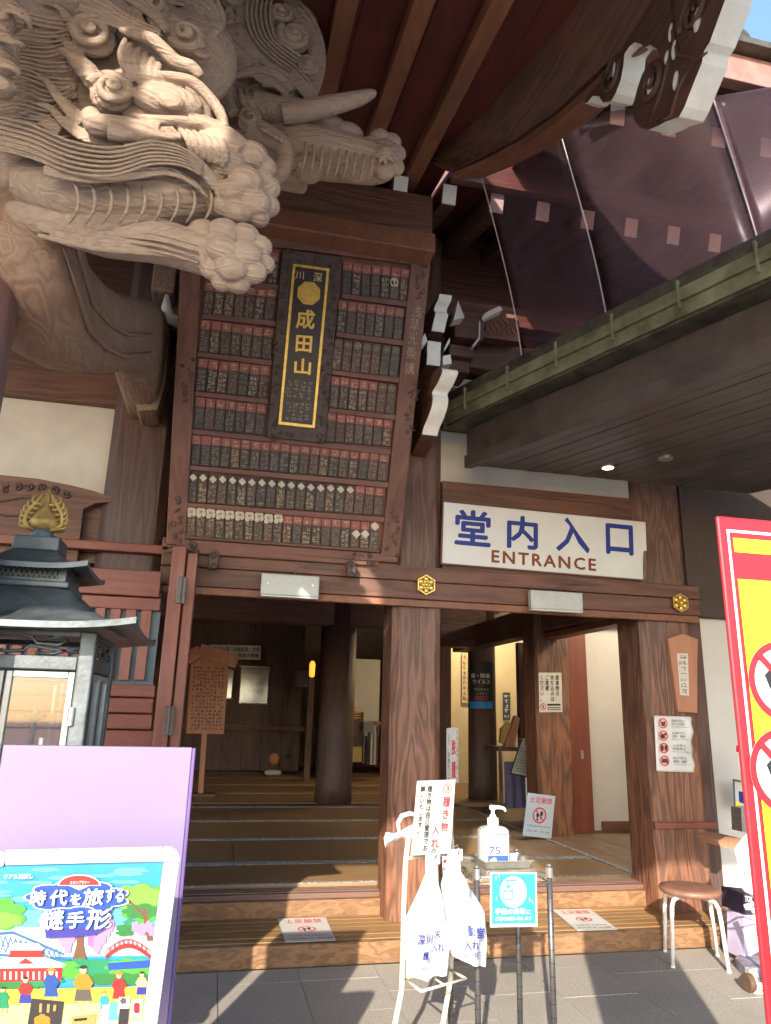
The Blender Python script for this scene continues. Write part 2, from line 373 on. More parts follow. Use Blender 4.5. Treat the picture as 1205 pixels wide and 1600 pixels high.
# --- floor: tatami mats with cloth borders
def tatami_mat():
    mt, t, bs, N, L = mat_base('tatami straw'); tc = nd(t, 'TexCoord')
    mp = nd(t, 'Mapping'); mp.inputs['Scale'].default_value = (3, 260, 3); L.new(tc.outputs['Object'], mp.inputs[0])
    n = noisen(t, mp.outputs[0], 1, 2, .6); b = noisen(t, tc.outputs['Object'], 1.5, 4)
    c = mixc(t, n, (.245,.145,.068), (.37,.228,.11)); c = mixc(t, mathn(t, 'MULTIPLY', ramp(t, b, .4, .7), .35), c, (.34,.22,.115))
    L.new(c, bs.inputs['Base Color']); bs.inputs['Roughness'].default_value = .5
    bp = nd(t, 'Bump'); bp.inputs['Strength'].default_value = .2; bp.inputs['Distance'].default_value = .002; L.new(n, bp.inputs['Height']); L.new(bp.outputs[0], bs.inputs['Normal']); return mt
def border_mat():
    mt, t, bs, N, L = mat_base('patterned tatami border'); tc = nd(t, 'TexCoord')
    v = nd(t, 'TexVoronoi'); v.inputs['Scale'].default_value = 36; L.new(tc.outputs['Object'], v.inputs['Vector'])
    L.new(mixc(t, ramp(t, v.outputs[0], .25, .5), (.62,.62,.60), (.30,.30,.30)), bs.inputs['Base Color']); bs.inputs['Roughness'].default_value = .8; return mt
TAT, BORD = tatami_mat(), border_mat()
fl = MB(); fl.box(-3.5, 9, 5.36, 16.5, .10, .235); FLOOR = fl.build('floor', W['floor'], T)
rows = [5.375, 6.10, 7.18, 8.30, 9.42]
for r in range(4):
    ya, yb = rows[r], rows[r+1]
    xs = [-2.4, -.62, 1.34, 3.18] if r % 2 == 0 else [-2.4, .25, 1.90, 3.18]
    for i in range(3):
        q = MB(); q.box(xs[i]+.002, xs[i+1]-.002, ya+.002, yb-.002, .236, .270); mo = q.build('tatami_mat', TAT, FLOOR, .006)
        q = MB(); q.box(xs[i]+.002, xs[i+1]-.002, yb-.070, yb-.001, .2705, .2725); q.build('border', BORD, mo)
        q = MB(); q.box(xs[i]+.002, xs[i+1]-.002, ya+.001, ya+.040, .2705, .2725); q.build('border', BORD, mo)
q = MB(); q.box(-2.6, 3.18, 9.43, 9.62, .236, .285); q.build('sill', W['post'], FLOOR, .004)
for r in range(4):
    ya = 9.64+r*1.15
    q = MB(); q.box(-2.6, 5.2, ya, ya+1.14, .236, .29); mo = q.build('tatami_mat', TAT, FLOOR, .006)
    q = MB(); q.box(-2.6, 5.2, ya+1.07, ya+1.13, .2905, .2925); q.build('border', BORD, mo)
q = MB(); q.box(3.19, 3.23, 5.37, 9.6, .236, .274); q.build('border', BORD, FLOOR)
for i, xx in enumerate((3.24, 3.42, 3.60, 3.78, 3.96, 4.14, 4.32, 4.50)):
    q = MB(); q.box(xx, xx+.176, 5.37, 7.30, .236, .262); q.build('floor_board', W['hall'], FLOOR, .003)
# --- front pillars
def pillar(name, x0, x1, y0, y1, z0, z1, mat, ch=.035):
    b = MB(); pts = [(x0+ch,y0),(x1-ch,y0),(x1,y0+ch),(x1,y1-ch),(x1-ch,y1),(x0+ch,y1),(x0,y1-ch),(x0,y0+ch)]
    b.prism([(x,y,z0) for x,y in pts], (0,0,z1-z0)); return b.build(name, mat, T, .008, 2)
pillar('pillar', 1.175, 1.535, 4.96, 5.32, .121, 5.2, W['pillar'], .05)
pillar('pillar', 3.125, 3.565, 4.965, 5.38, .121, 3.45, W['pillar'], .05)
b = MB(); b.box(3.10, 3.60, 4.935, 4.962, .655, .70); b.build('batten', W['redz'], T, .006)
pillar('pillar', -.86, -.43, 5.0, 5.42, .10, 5.2, W['post'], .06)
# --- long front beam (nageshi): three stepped boards
for (z0, z1, yy, mt) in ((2.125, 2.175, 4.915, W['rafter']), (2.177, 2.300, 4.895, W['beam']), (2.302, 2.405, 4.880, W['beam'])):
    b = MB(); b.box(-.42, 3.59, yy, 4.958, z0, z1); b.build('beam', mt, T, .006)
b = MB(); b.box(-.42, 1.17, 4.83, 4.955, 2.412, 2.475); b.build('beam', W['beam'], T, .006)
# beam and plaster above the entrance sign
b = MB(); b.box(1.54, 3.12, 4.985, 5.15, 2.93, 3.10); b.build('beam', W['beam'], T, .008)
b = MB(); b.box(1.54, 3.12, 4.985, 5.15, 2.408, 2.45); b.build('beam', W['beam'], T, .006)
b = MB(); b.box(1.54, 3.2, 5.03, 5.12, 3.102, 3.52); b.build('plaster_panel', PLASTER, T)
b = MB(); b.box(1.54, 3.12, 5.06, 5.10, 2.45, 2.93); b.build('wall_board', W['beam'], T)
b = MB(); b.box(1.54, 4.6, 4.99, 5.14, 3.522, 3.68); b.build('beam', W['beam'], T, .008)
# upper wall behind the plaque and brackets, with stacked tie beams
b = MB(); b.box(-3.5, 4.8, 5.26, 5.34, 2.41, 6.2); b.build('upper_wall', W['beam'], T)
for (z0, z1, yy) in ((3.70, 3.90, 5.02), (4.06, 4.30, 4.96), (4.44, 4.62, 4.90)):
    b = MB(); b.box(1.20, 4.8, yy, 5.2, z0, z1); b.build('beam', W['beam'], T, .008)
b = MB(); b.box(1.62, 2.5, 5.10, 5.2, 3.62, 4.02); b.build('plaster_panel', PLASTER, T)
# --- top purlin above the plaque
PUR = MB(); PUR.box(-2.8, 1.19, 4.1, 4.45, 4.56, 4.87); PUR.build('purlin', W['beam'], T, .012)
b = MB(); b.box(-2.8, 1.205, 4.075, 4.42, 4.41, 4.555); b.build('purlin', W['rafter'], T, .01)
# --- kohai (porch) roof: boards and rafters on the plane z = 4.2 + 0.2126 Y
RZ = lambda Y: 4.2+.2126*Y
def roof_quad(mb, pts, th=.05, mi=0):
    mb.prism([(x, y, RZ(y)) for x, y in pts], (0, 0, th), mi)
edge = [(1.26, 4.0), (1.44, 3.83), (1.58, 3.55), (1.70, 3.18), (1.77, 2.84), (1.83, 2.5), (1.95, 1.9), (2.05, 1.0), (2.15, -.4), (2.2, -2.0)]
xl = -.60
nb = 0
for i in range(9):                 # roof boards, laid between the rafters
    x0, x1 = xl+.35*i-.02, xl+.35*(i+1)-.02
    if x0 > 1.2: break
    x1 = min(x1, 1.27)
    b = MB(); roof_quad(b, [(x0+.002, -2.0), (x1-.002, -2.0), (x1-.002, 5.3), (x0+.002, 5.3)]); b.build('roof_board', W['roofbd'], T)
b = MB(); roof_quad(b, [(1.27, -2.0)] + edge[::-1] + [(1.27, 4.0)]); b.build('roof_board', W['roofbd'], T)
b = MB(); roof_quad(b, [(-.62,-2.0),(1.25,-2.0),(1.25,5.3),(-.62,5.3)]); o = b.build('roof_deck', W['roofbd'], T); o.location.z += .056
for i in range(-2, 3):
    X = .345+.35*i
    b = MB(); b.beam((X, -2.0, RZ(-2.0)-.05), (X, 4.9, RZ(4.9)-.05), .10, .10); b.build('rafter', W['rafter'], T, .006)
b = MB(); b.beam((-.62, -2.04, RZ(-2.04)+.0), (2.1, -2.04, RZ(-2.04)+.0), .06, .14); b.build('eave_board', W['beam'], T, .006)
# unseen arched roof left of the camera, added to shape sun on the carving
b = MB()
for i in range(14):
    a0, a1 = math.pi*i/14, math.pi*(i+1)/14
    f = lambda a: (-3.15+2.53*math.cos(a), 3.9+2.15*math.sin(a)**.9)
    (xa, za), (xb, zb) = f(a0), f(a1)
    b.hexa([(xa,-1.7,za),(xb,-1.7,zb),(xb,2.2,zb+.3),(xa,2.2,za+.3),(xa,-1.7,za+.16),(xb,-1.7,zb+.16),(xb,2.2,zb+.46),(xa,2.2,za+.46)])
b.build('gable_roof', W['roofbd'], T)  # invented arch, raised so sun passes under it to the carved head
b = MB(); b.box(-5.2, -1.12, -1.5, -1.2, 3.72, 4.74); b.build('added_shade_beam', W['beam'], T, .02)  # unseen beam added to cut the lower edge of the sun patch
for (x0, x1, z0, z1) in ((-5.2,-2.12,4.705,6.1),(-1.55,-1.12,4.705,5.65),(-2.118,-1.12,5.32,6.1),(-1.93,-1.89,4.705,5.318)):
    b = MB(); b.box(x0, x1, -1.42, -1.28, z0, z1); b.build('added_sun_slot_panel', W['beam'], T, .01)
b = MB(); roof_quad(b, [(-5.4, 2.0), (-.63, 2.0), (-.63, 5.3), (-5.4, 5.3)]); b.build('roof_board', W['roofbd'], T)
# --- curved verge board at the right edge of the porch roof
vb = [(1.16,3.66,4.70),(1.30,3.48,4.675),(1.425,3.235,4.625),(1.53,2.90,4.55),(1.585,2.6,4.49),(1.635,2.35,4.43),(1.68,2.0,4.36)]
b = MB(); vs = []; n = len(vb)
tops = [(1.10,3.98,5.05),(1.20,3.72,4.99),(1.29,3.40,4.92),(1.37,2.95,4.83),(1.41,2.60,4.75),(1.45,2.3,4.69),(1.5,1.9,4.60)]
for i in range(n-1):
    p0, p1 = Vector(vb[i]), Vector(vb[i+1]); t0, t1 = Vector(tops[i]), Vector(tops[i+1]); q = Vector((.22,.05,.1))
    b.hexa([t0, p0, p0+q, t0+q*1.2, t1, p1, p1+q, t1+q*1.2])
b.build('verge_board', W['beamy'], T, smooth=False)
b = MB()
for i in range(n-1):
    p0, p1 = Vector(vb[i]), Vector(vb[i+1]); d = Vector((0,0,-.05)); q = Vector((.24,.05,.09)); o_ = Vector((.03,0,.0))
    b.hexa([p0+d+o_, p1+d+o_, p1+d+q, p0+d+q, p0+o_, p1+o_, p1+q, p0+q])
b.build('verge_board', W['rafter'], T)
# white faced beam-end carving hanging from the verge board (profile in Y-Z, thickness along X)
X0 = 1.62; TH = .11
prof = [(1150,-60),(1133,0),(1109,66),(1100,80),(1097,98),(1086,125),(1076,150),(1070,166),(1061,183),(1040,190),(1028,197),(1013,203),(998,198),(990,186),(989,165),(996,138),(1003,117),(1014,99),(1026,93),(1031,86),(1026,76),(1016,70),(1008,74),(1002,69),(992,66),(984,72),(976,84),(974,104),(970,125),(962,146),(955,158),(942,160),(936,150),(926,150),(918,160),(906,162),(900,152),(890,158),(880,166),(868,164),(866,152),(900,120),(960,60),(1000,0),(1030,-60)]
face = [AX(x, y, X0) for x, y in prof]
b = MB(); b.prism(face, (TH, 0, 0), 0, 1); CV = b.build('beam_end_carving', [W['beamy'], WHITE], T, .006, 2)
def spiral(mb, c, ux, uy, r0, turns, rt, lift=(0,0,0), n=34, start=0.0, cw=1, nn=6, mi=0, r1=.12):
    pts = []; rad = []; lift = Vector(lift)
    for i in range(n+1):
        f = i/n; a = start+cw*turns*2*math.pi*f; r = r0*(1-f*(1-r1)); pts.append(Vector(c)+Vector(ux)*math.cos(a)*r+Vector(uy)*math.sin(a)*r+lift*f); rad.append(rt*(1-.55*f))
    mb.tube(pts, rad, nn, mi)
b = MB()
for (px, py, r, cw, st_) in ((958,112,30,-1,.9),(1018,132,30,1,2.4),(1085,20,38,1,.2)):
    c = AX(px, py, X0-.004); k_ = mpp(c); b = MB()
    spiral(b, c, (0,.9,-.25), (0,.25,.95), r*k_, 1.6, .018, (-.016,0,0), start=st_, cw=cw, nn=8); b.build('scroll', W['beamy'], CV, smooth=True)
for pts in ([(1050,-10),(1052,50),(1060,85),(1090,92),(1105,82)], [(1052,60),(1045,100),(1032,150),(1015,190)], [(1075,110),(1060,140),(1050,180),(1030,190)]):
    b = MB(); b.tube([AX(x, y, X0-.002) for x, y in pts], [.008,.012,.012,.010,.004][:len(pts)], 6); b.build('scroll', W['beamy'], CV, smooth=True)
b = MB()
for (px, py, rx, rz) in ((961,108,.018,.045),(1016,134,.018,.045),(1090,30,.02,.05),(1049,50,.012,.04),(1054,78,.012,.04),(1043,90,.016,.03),(1056,126,.012,.04)):
    b = MB(); b.ell(AX(px, py, X0-.006), (.012, rx, rz), 10, 8, 0, Matrix.Rotation(R_(20), 3, 'X')); b.build('inlay', WHITE, CV, smooth=True)
# --- main eave: rafters with white painted ends in two tiers
def eave_rafter(X, Yt, zt, slope, ln, w=.105, h=.14):
    b = MB(); b.beam((X, Yt, zt), (X, Yt+ln, zt+slope*ln), w, h); o = b.build('eave_rafter', W['beamy'], T, .004)
    d = Vector((0, 1, slope)).normalized(); c = Vector((X, Yt, zt))-d*.004; u = Vector((0,-slope,1)).normalized()
    b = MB(); b.obox(c, (w/2-.004,0,0), u*(h/2-.004), d*.004); b.build('rafter_end', WHITE, o)
for k in range(-4, 11): eave_rafter(.957+.352*k, 4.1, 4.905, .34, 1.2)
for k in range(0, 9): eave_rafter(2.151-.36+.36*k, 3.3, 5.03, .24, 1.0, .105, .13)
b = MB(); b.prism([(1.3,4.05,5.02),(5.5,4.05,5.02),(5.5,5.4,5.48),(1.3,5.4,5.48)], (0,0,.05)); b.build('eave_board', W['roofbd'], T)
b = MB(); b.prism([(1.75,2.95,5.04),(5.8,2.95,5.04),(5.8,4.2,5.34),(1.75,4.2,5.34)], (0,0,.05)); b.build('eave_board', W['roofbd'], T)
b = MB(); b.box(1.3, 5.5, 4.0, 4.06, 4.965, 5.42); b.build('eave_board', W['beam'], T, .006)
b = MB(); b.box(1.8, 5.8, 2.88, 2.95, 5.02, 5.22); b.build('eave_fascia', paint('weathered pinkish fascia', (.30,.15,.12), .6, 0, .15, 8, .2, 30), T, .006)
b = MB(); b.box(1.8, 5.8, 2.80, 3.6, 5.222, 5.27); b.build('roof_edge', COPPER2, T, .006)
for k in range(10):
    b = MB(); c = Vector((2.0+.36*k, 2.86, 5.32))
    b.tube([c, c+Vector((0,1.2,.3))], .062, 14); b.tube([c+Vector((0,-.012,0)), c], [.070,.070], 16); b.build('ridge_tile', COPPER2, T)
# --- brackets with white faces beside the plaque: profile in Y-Z at a side plane, thickness along X
def bracket(px_front, Y, dx, back, name='bracket_arm'):
    # px_front: left edge of the white face, top to bottom, in photo pixels on plane Y; the face is dx metres wide
    L0 = [A(x, y, Y) for x, y in px_front]; L = []
    for i in range(len(L0)-1):
        p0, p1, p2, p3 = L0[max(i-1,0)], L0[i], L0[i+1], L0[min(i+2,len(L0)-1)]
        for k in range(4): t = k/4; L.append(.5*((2*p1)+(p2-p0)*t+(2*p0-5*p1+4*p2-p3)*t*t+(3*p1-p0-3*p2+p3)*t**3))
    L.append(L0[-1]); n = len(L); x0 = sum(p.x for p in L)/n
    # convert the sideways sway of the traced edge into depth so the profile is a real S-curve in Y
    P = [Vector((x0+(p.x-x0)*.55, Y-(p.x-x0)*1.6, p.z)) for p in L]
    b = MB(); pts = P+[Vector((x0, back, P[-1].z)), Vector((x0, back, P[0].z))]
    b.prism(pts, (dx,0,0)); o = b.build(name, W['beam'], T, .004)
    b = MB(); vs = []
    for p in P: vs += [p+Vector((.002,-.004,0)), p+Vector((dx-.002,-.004,0)), p+Vector((.002,.004,0)), p+Vector((dx-.002,.004,0))]
    fs = []
    for i in range(n-1):
        a = i*4; c = a+4; fs += [(a,a+1,c+1,c),(a+2,c+2,c+3,a+3),(a,c,c+2,a+2),(a+1,a+3,c+3,c+1)]
    fs += [(0,2,3,1), (4*n-4,4*n-3,4*n-1,4*n-2)]
    b.add(vs, fs); b.build('painted_face', WHITE, o, .002, 1)
bracket([(680,580),(688,585),(690,592),(683,604),(675,612),(676,622),(674,634),(668,648),(662,658),(659,668)], 4.40, .115, 5.0)
bracket([(668,533),(667,545),(667,556),(666,569)], 4.55, .105, 5.0)
bracket([(686,465),(684,472),(679,478),(678,484),(680,490),(677,500),(674,512)], 4.50, .10, 5.0)
for (px, py, w_, h_, Y) in ((733,506,46,44,4.72),(722,548,40,18,4.78),(716,566,36,30,4.85)):
    b = MB(); PB(b, px-w_/2, py-h_/2, px+w_/2, py+h_/2, Y, .5); b.build('bracket_block', W['beam'], T, .012)
for (pts, Y) in (([(709,500),(716,470),(726,496)],4.62),([(655,540),(664,520),(668,533),(660,546)],4.60),([(694,545),(703,527),(703,535),(695,548)],4.60),([(692,556),(704,554),(706,568),(692,570)],4.6),([(748,500),(760,488),(781,478),(786,484),(765,494),(750,503)],4.72),([(738,540),(748,527),(749,500),(751,503),(750,530),(741,541)],4.71)):
    b = MB(); b.prism([A(x, y, Y) for x, y in pts], (0, .10, 0)); b.build('painted_edge', WHITE, T, .002)
# carved panel in relief
b = MB(); PB(b, 752, 494, 812, 530, 4.80, .1); cp = b.build('carved_panel', W['rafter'], T, .004)
b = MB()
for i in range(9):
    x = 756+i*6.5; b.tube([A(x+math.sin(j*1.3+i)*4, 497+j*5.5, 4.797) for j in range(6)], [.003,.007,.006,.008,.006,.003], 5)
b.build('relief', W['rafter'], cp, smooth=True)
# --- left wall: plaster panel, bowed beam, lintels
b = MB(); PB(b, -140, 604, 192, 800, 5.12, .08); b.build('plaster_panel', PLASTER, T)
b = MB(); PB(b, -140, 540, 192, 617, 5.05, .12); b.build('beam', W['beam'], T, .01)
pts = [(-140,742),(-60,740),(0,742),(60,748),(110,758),(150,768),(176,778),(172,784),(150,786),(130,795),(120,880),(-140,880)]
b = MB(); b.prism([A(x, y, 5.0) for x, y in pts], (0,.11,0)); b.build('bowed_beam', W['beam'], T, .012)
b = MB(); b.prism([A(x, y, 5.09) for x, y in [(110,772),(192,772),(196,880),(100,880)]], (0,.05,0)); b.build('wall_board', W['beam'], T)
b = MB()
for i in range(7):       # carved spandrel scrolls on the bowed beam
    c = A(-10+i*19, 764+((i-3)**2)*1.3-4, 4.995); spiral(b, c, (1,0,0), (0,0,1), .026, 1.4, .010, (0,-.006,0), n=18, start=i, cw=1 if i % 2 else -1)
b.tube([A(x, y, 4.995) for x, y in [(-20,800),(0,783),(40,777),(75,784),(95,800),(60,806),(10,806),(-20,800)]], .008, 6)
b.build('relief', W['plcarve'], T, smooth=True)
b = MB(); b.box(-3.4, -.42, 4.93, 5.05, 2.38, 2.44); b.build('beam', W['red'], T, .006)
# --- rainbow beam running from the porch column to the hall pillar (carved, bowed)
def sweep(mb, stations, mi=0):     # stations: list of (list of points) closed loops of equal length
    n = len(stations[0]); vs = [p for s_ in stations for p in s_]; fs = []
    for i in range(len(stations)-1):
        for j in range(n): fs.append((i*n+j, i*n+(j+1)%n, (i+1)*n+(j+1)%n, (i+1)*n+j))
    fs.append(tuple(range(n))[::-1]); fs.append(tuple((len(stations)-1)*n+j for j in range(n)))
    mb.add(vs, fs, mi)
cl = [(-.79,2.40,3.02,.14,.36),(-.79,2.60,2.99,.15,.42),(-.785,2.85,2.96,.155,.48),(-.765,3.15,3.05,.155,.48),(-.735,3.45,3.18,.155,.46),(-.71,3.8,3.37,.15,.46),(-.69,4.1,3.53,.145,.48),(-.675,4.4,3.66,.14,.56),(-.66,4.7,3.70,.14,.72),(-.65,5.1,3.72,.14,.80)]
b = MB(); sts = []
for (x, y, z, hw, hh) in cl:
    lp = []
    for j in range(20):
        a = 2*math.pi*j/20; ca, sa = math.cos(a), math.sin(a)
        sx = math.copysign(abs(ca)**.55, ca)*hw; sz = math.copysign(abs(sa)**.6, sa)*hh*.5
        lp.append((x+sx, y+.25*sz*0, z+sz))
    sts.append(lp)
sweep(b, sts); RB = b.build('rainbow_beam', W['bow'], T, smooth=True)
b = MB()
for off in (-.10, .02): 
    b.tube([(x+hw+.004, y, z+off*1.0+.02*math.sin(y*3)) for (x, y, z, hw, hh) in cl[:7]], [.004,.012,.014,.014,.012,.010,.004], 6)
b.build('groove_moulding', W['bow'], RB, smooth=True)
b = MB(); c0 = A(225, 600, 4.7)
pts = [(180,545),(262,545),(258,600),(246,640),(214,642),(204,600)]
b.prism([A(x, y, 4.72) for x, y in pts], (0,.3,0)); b.build('beam_corbel', W['bow'], T, .02, 3)
# porch column at the far left
b = MB(); b.lathe([(.175,0),(.185,.06),(.165,.1),(.165,2.0),(.16,3.6)], (-.975,2.56,0), 24); b.build('porch_column', wood('polished porch column wood', (.24,.13,.115), (.11,.055,.05), 2, 5, 14, 18, .32, .35, .7, (.23,.17,.18), .6), T, smooth=True)
# dark cavity objects behind the beam: upper bracket blocks and hanging carving beside the plaque
for (x0, y0, x1, y1, Y) in ((238,410,275,455,4.7),(250,470,300,515,4.9),(262,520,300,545,5.0)):
    b = MB(); PB(b, x0, y0, x1, y1, Y, .3); b.build('bracket_block', W['bow'] if y0 < 420 else W['beam'], T, .012)
b = MB(); b.tube([A(x, y, 4.75) for x, y in [(262,462),(260,480),(264,497),(278,503),(290,503)]], [.02,.035,.045,.045,.045], 12); b.build('painted_edge', WHITE, T, smooth=True)
b = MB(); PB(b, 263, 640, 276, 703, 5.2, .05); b.build('plaster_panel', PLASTER, T)
# --- dark wall and white wall to the right of the entrance
b = MB(); b.box(3.57, 6.5, 5.0, 5.12, 2.19, 3.30); b.build('wall', paint('dark brown render', (.075,.055,.048), .8, 0, .12, 4, .15, 40), T)
b = MB(); b.box(3.70, 6.5, 5.10, 5.16, .0, 2.188); b.build('wall', WALLW, T)
b = MB(); b.box(3.568, 3.70, 5.06, 5.2, .12, 2.188); b.build('post', W['post'], T, .01)
b = MB(); b.box(3.868, 6.5, 4.62, 5.10, -.02, .05); b.build('plinth', W['sill'], T)
# --- inside: ceiling, beams, pillars, walls
b = MB(); b.box(-3.5, 3.6, 5.36, 16.5, 3.3, 3.4); b.box(3.6, 9, 7.55, 16.5, 3.3, 3.4); b.build('ceiling', W['beam'], T)  # opening above the corridor made up to let sky light in
b = MB(); b.box(-3.6, -3.5, 5.2, 16.5, 0, 6); b.build('wall', W['beam'], T)
b = MB(); b.box(-3.5, 9, 16.5, 16.6, 0, 3.4); b.build('wall', W['post'], T)
b = MB(); b.box(5.2, 5.3, 5.2, 16.5, 0, 3.3); b.build('wall', WALLW, T)
for (z0, z1, Y, x0, x1) in ((2.50,2.86,9.55,-3.4,3.6),(2.92,3.0,9.5,-3.4,3.6)):
    b = MB(); b.box(x0, x1, Y, Y+.25, z0, z1); b.build('beam', W['beam'], T, .01)
def rpil(x, y, r, z1=3.3):
    b = MB(); b.lathe([(r*1.02,.27),(r,.5),(r*.97,z1)], (x,y,0), 24); return b.build('pillar', W['post'], T, smooth=True)
rpil(1.57, 9.75, .235); rpil(3.72, 10.1, .20)
pillar('pillar', 3.23, 3.62, 7.16, 7.5, .262, 3.2, W['pillar'], .03)
b = MB(); b.box(3.62, 3.89, 7.30, 7.36, .27, 2.45); b.build('sliding_door', W['redz'], T, .004)
b = MB(); PB(b, 908, 1172, 912, 1186, 7.292, .008); b.build('door_handle', STEEL, T)
b = MB(); b.box(3.86, 5.2, 7.45, 7.5, .27, 2.6); b.build('wall', WALLW, T)
b = MB(); b.box(4.05, 5.2, 7.42, 7.449, .27, .36); b.build('baseboard', W['rafter'], T)
b = MB(); b.box(3.62, 5.2, 7.22, 7.42, 2.46, 2.62); b.build('beam', W['beam'], T, .006)
# lattice strip high above the doorway
b = MB(); 
for i in range(34):
    x = -.9+i*.13; b.beam((x, 9.45, 3.0), (x+.13, 9.45, 3.16), .012, .012, (0,1,0)); b.beam((x+.13, 9.452, 3.0), (x, 9.452, 3.16), .012, .012, (0,1,0))
o = b.build('lattice', W['rafter'], T); o['kind'] = 'stuff'
b = MB(); b.box(2.05, 2.9, 9.60, 9.64, 3.0, 3.2); b.build('plaster_panel', PLASTER, T)
# beam along the right bay (in depth) and hanging timbers
b = MB(); b.beam((3.42, 5.4, 2.42), (3.42, 10.2, 2.42), .22, .30); b.build('beam', W['beamy'], T, .01)
b = MB(); b.beam((3.42, 5.4, 2.22), (3.42, 7.2, 2.22), .16, .06); b.build('beam', W['rafter'], T, .006)
b = MB(); PB(b, 688, 975, 748, 1010, 9.2, .3); b.build('beam', W['beam'], T, .01)
# back wall panels (wooden boards) behind the notice board
for i in range(9):
    x = -1.6+i*.36; b = MB(); b.box(x, x+.355, 14.4, 14.44, .3, 3.2); b.build('wall_board', W['post'], T, .004)
b = MB(); b.box(-3.4, 1.9, 14.34, 14.4, 1.02, 1.12); b.build('rail', W['beam'], T, .006)
b = MB(); b.box(1.95, 2.05, 13.2, 14.4, .3, 3.2); b.build('wall', W['post'], T)
b = MB(); PB(b, 548, 1030, 593, 1150, 13.6, .05); b.build('wall', WALLW, T)
# pale lit walls far inside at the right
b = MB(); b.box(3.75, 5.2, 12.3, 12.36, .29, 3.0); b.build('wall', paint('cream inner wall', (.74,.66,.48), .8, 0, .04, 4), T)
b = MB(); PB(b, 686, 1012, 705, 1250, 11.2, .1); b.build('post', W['post'], T)
b = MB(); PB(b, 813, 1005, 845, 1250, 9.0, .1); b.build('wall_board', W['post'], T)
# ================================================================== CANOPY on the right
CPY = thing('entrance_canopy', 'brown metal canopy with green copper gutter above the entrance sign', 'canopy', (2.6, 3.5, 3.1))
EV = Vector((.39,-.92,0)).normalized(); NV = Vector((.92,.39,0)).normalized(); PF = Vector((1.63,4.70,0))
def strip(mb, n0, n1, z0, z1, s0=None, s1=4.2, mi=0):
    p = [PF+NV*n0, PF+NV*n1]
    def cut(pt, s): return pt+EV*s
    def start(pt): return pt+EV*((pt.y-4.72)/.92)       # ends on the plane of the facade
    a, b_ = start(p[0]), start(p[1]); c, d = cut(p[1], s1), cut(p[0], s1)
    mb.hexa([(a.x,a.y,z0),(b_.x,b_.y,z0),(c.x,c.y,z0),(d.x,d.y,z0),(a.x,a.y,z1),(b_.x,b_.y,z1),(c.x,c.y,z1),(d.x,d.y,z1)], mi)
for (n0, n1, z0, z1, mt, nm) in ((.0,.05,3.12,3.215,DARKM,'fascia'),(.018,.07,3.217,3.42,DARKM,'fascia'),(-.125,.06,3.422,3.44,COPPER2,'gutter_bottom'),
        (-.135,-.115,3.442,3.525,COPPER,'gutter_band'),(-.150,-.128,3.527,3.600,COPPER,'gutter_band'),(-.142,-.12,3.602,3.625,COPPER2,'gutter_band'),(-.130,-.105,3.627,3.69,COPPER2,'gutter_band'),(-.10,1.9,3.60,3.62,COPPER2,'canopy_roof')):
    b = MB(); strip(b, n0, n1, z0, z1); b.build(nm, mt, CPY, .004)
for i in range(22):                 # soffit boards
    b = MB(); n0 = .052+i*.098; strip(b, n0+.003, n0+.095, 3.145+(i % 2)*.002, 3.165); b.build('soffit_board', DARKM, CPY, .003)
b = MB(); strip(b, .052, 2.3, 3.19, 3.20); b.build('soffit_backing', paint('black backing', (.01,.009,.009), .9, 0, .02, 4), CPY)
for i in range(9):                  # gutter straps and joints
    s_ = .15+i*.42; c = PF+NV*(-.145)+EV*s_
    b = MB(); b.obox(Vector((c.x, c.y, 3.565)), EV*.007, NV*.012, Vector((0,0,.085))); b.build('gutter_strap', COPPER, CPY, .002)
    c2 = PF+NV*(-.035)+EV*(s_+.1); b = MB(); b.obox(Vector((c2.x,c2.y,3.418)), EV*.003, NV*.07, Vector((0,0,.003))); b.build('gutter_joint', COPPER2, CPY)
for k, (px, py) in enumerate(((950,730),(1040,716))):
    c = AZ(px, py, 3.143); b = MB(); b.lathe([(.052,0),(.052,.012),(.04,.012)], c-Vector((0,0,.006)), 24); dl = b.build('downlight', STEEL, CPY, smooth=False)
    b = MB(); b.lathe([(.038,0),(.038,.003)], c-Vector((0,0,.008)), 20); b.build('lamp', LAMPW if k == 0 else STEEL, dl)
# wall of the neighbouring wing that carries the canopy
b = MB(); b.box(4.9, 6.8, 1.6, 5.0, 0, 4.2); tag(b.build('side_wing', paint('brown wing wall', (.09,.066,.058), .8, 0, .12, 3, .1, 30)), 'plain brown side wing carrying the metal canopy at the right', 'building')
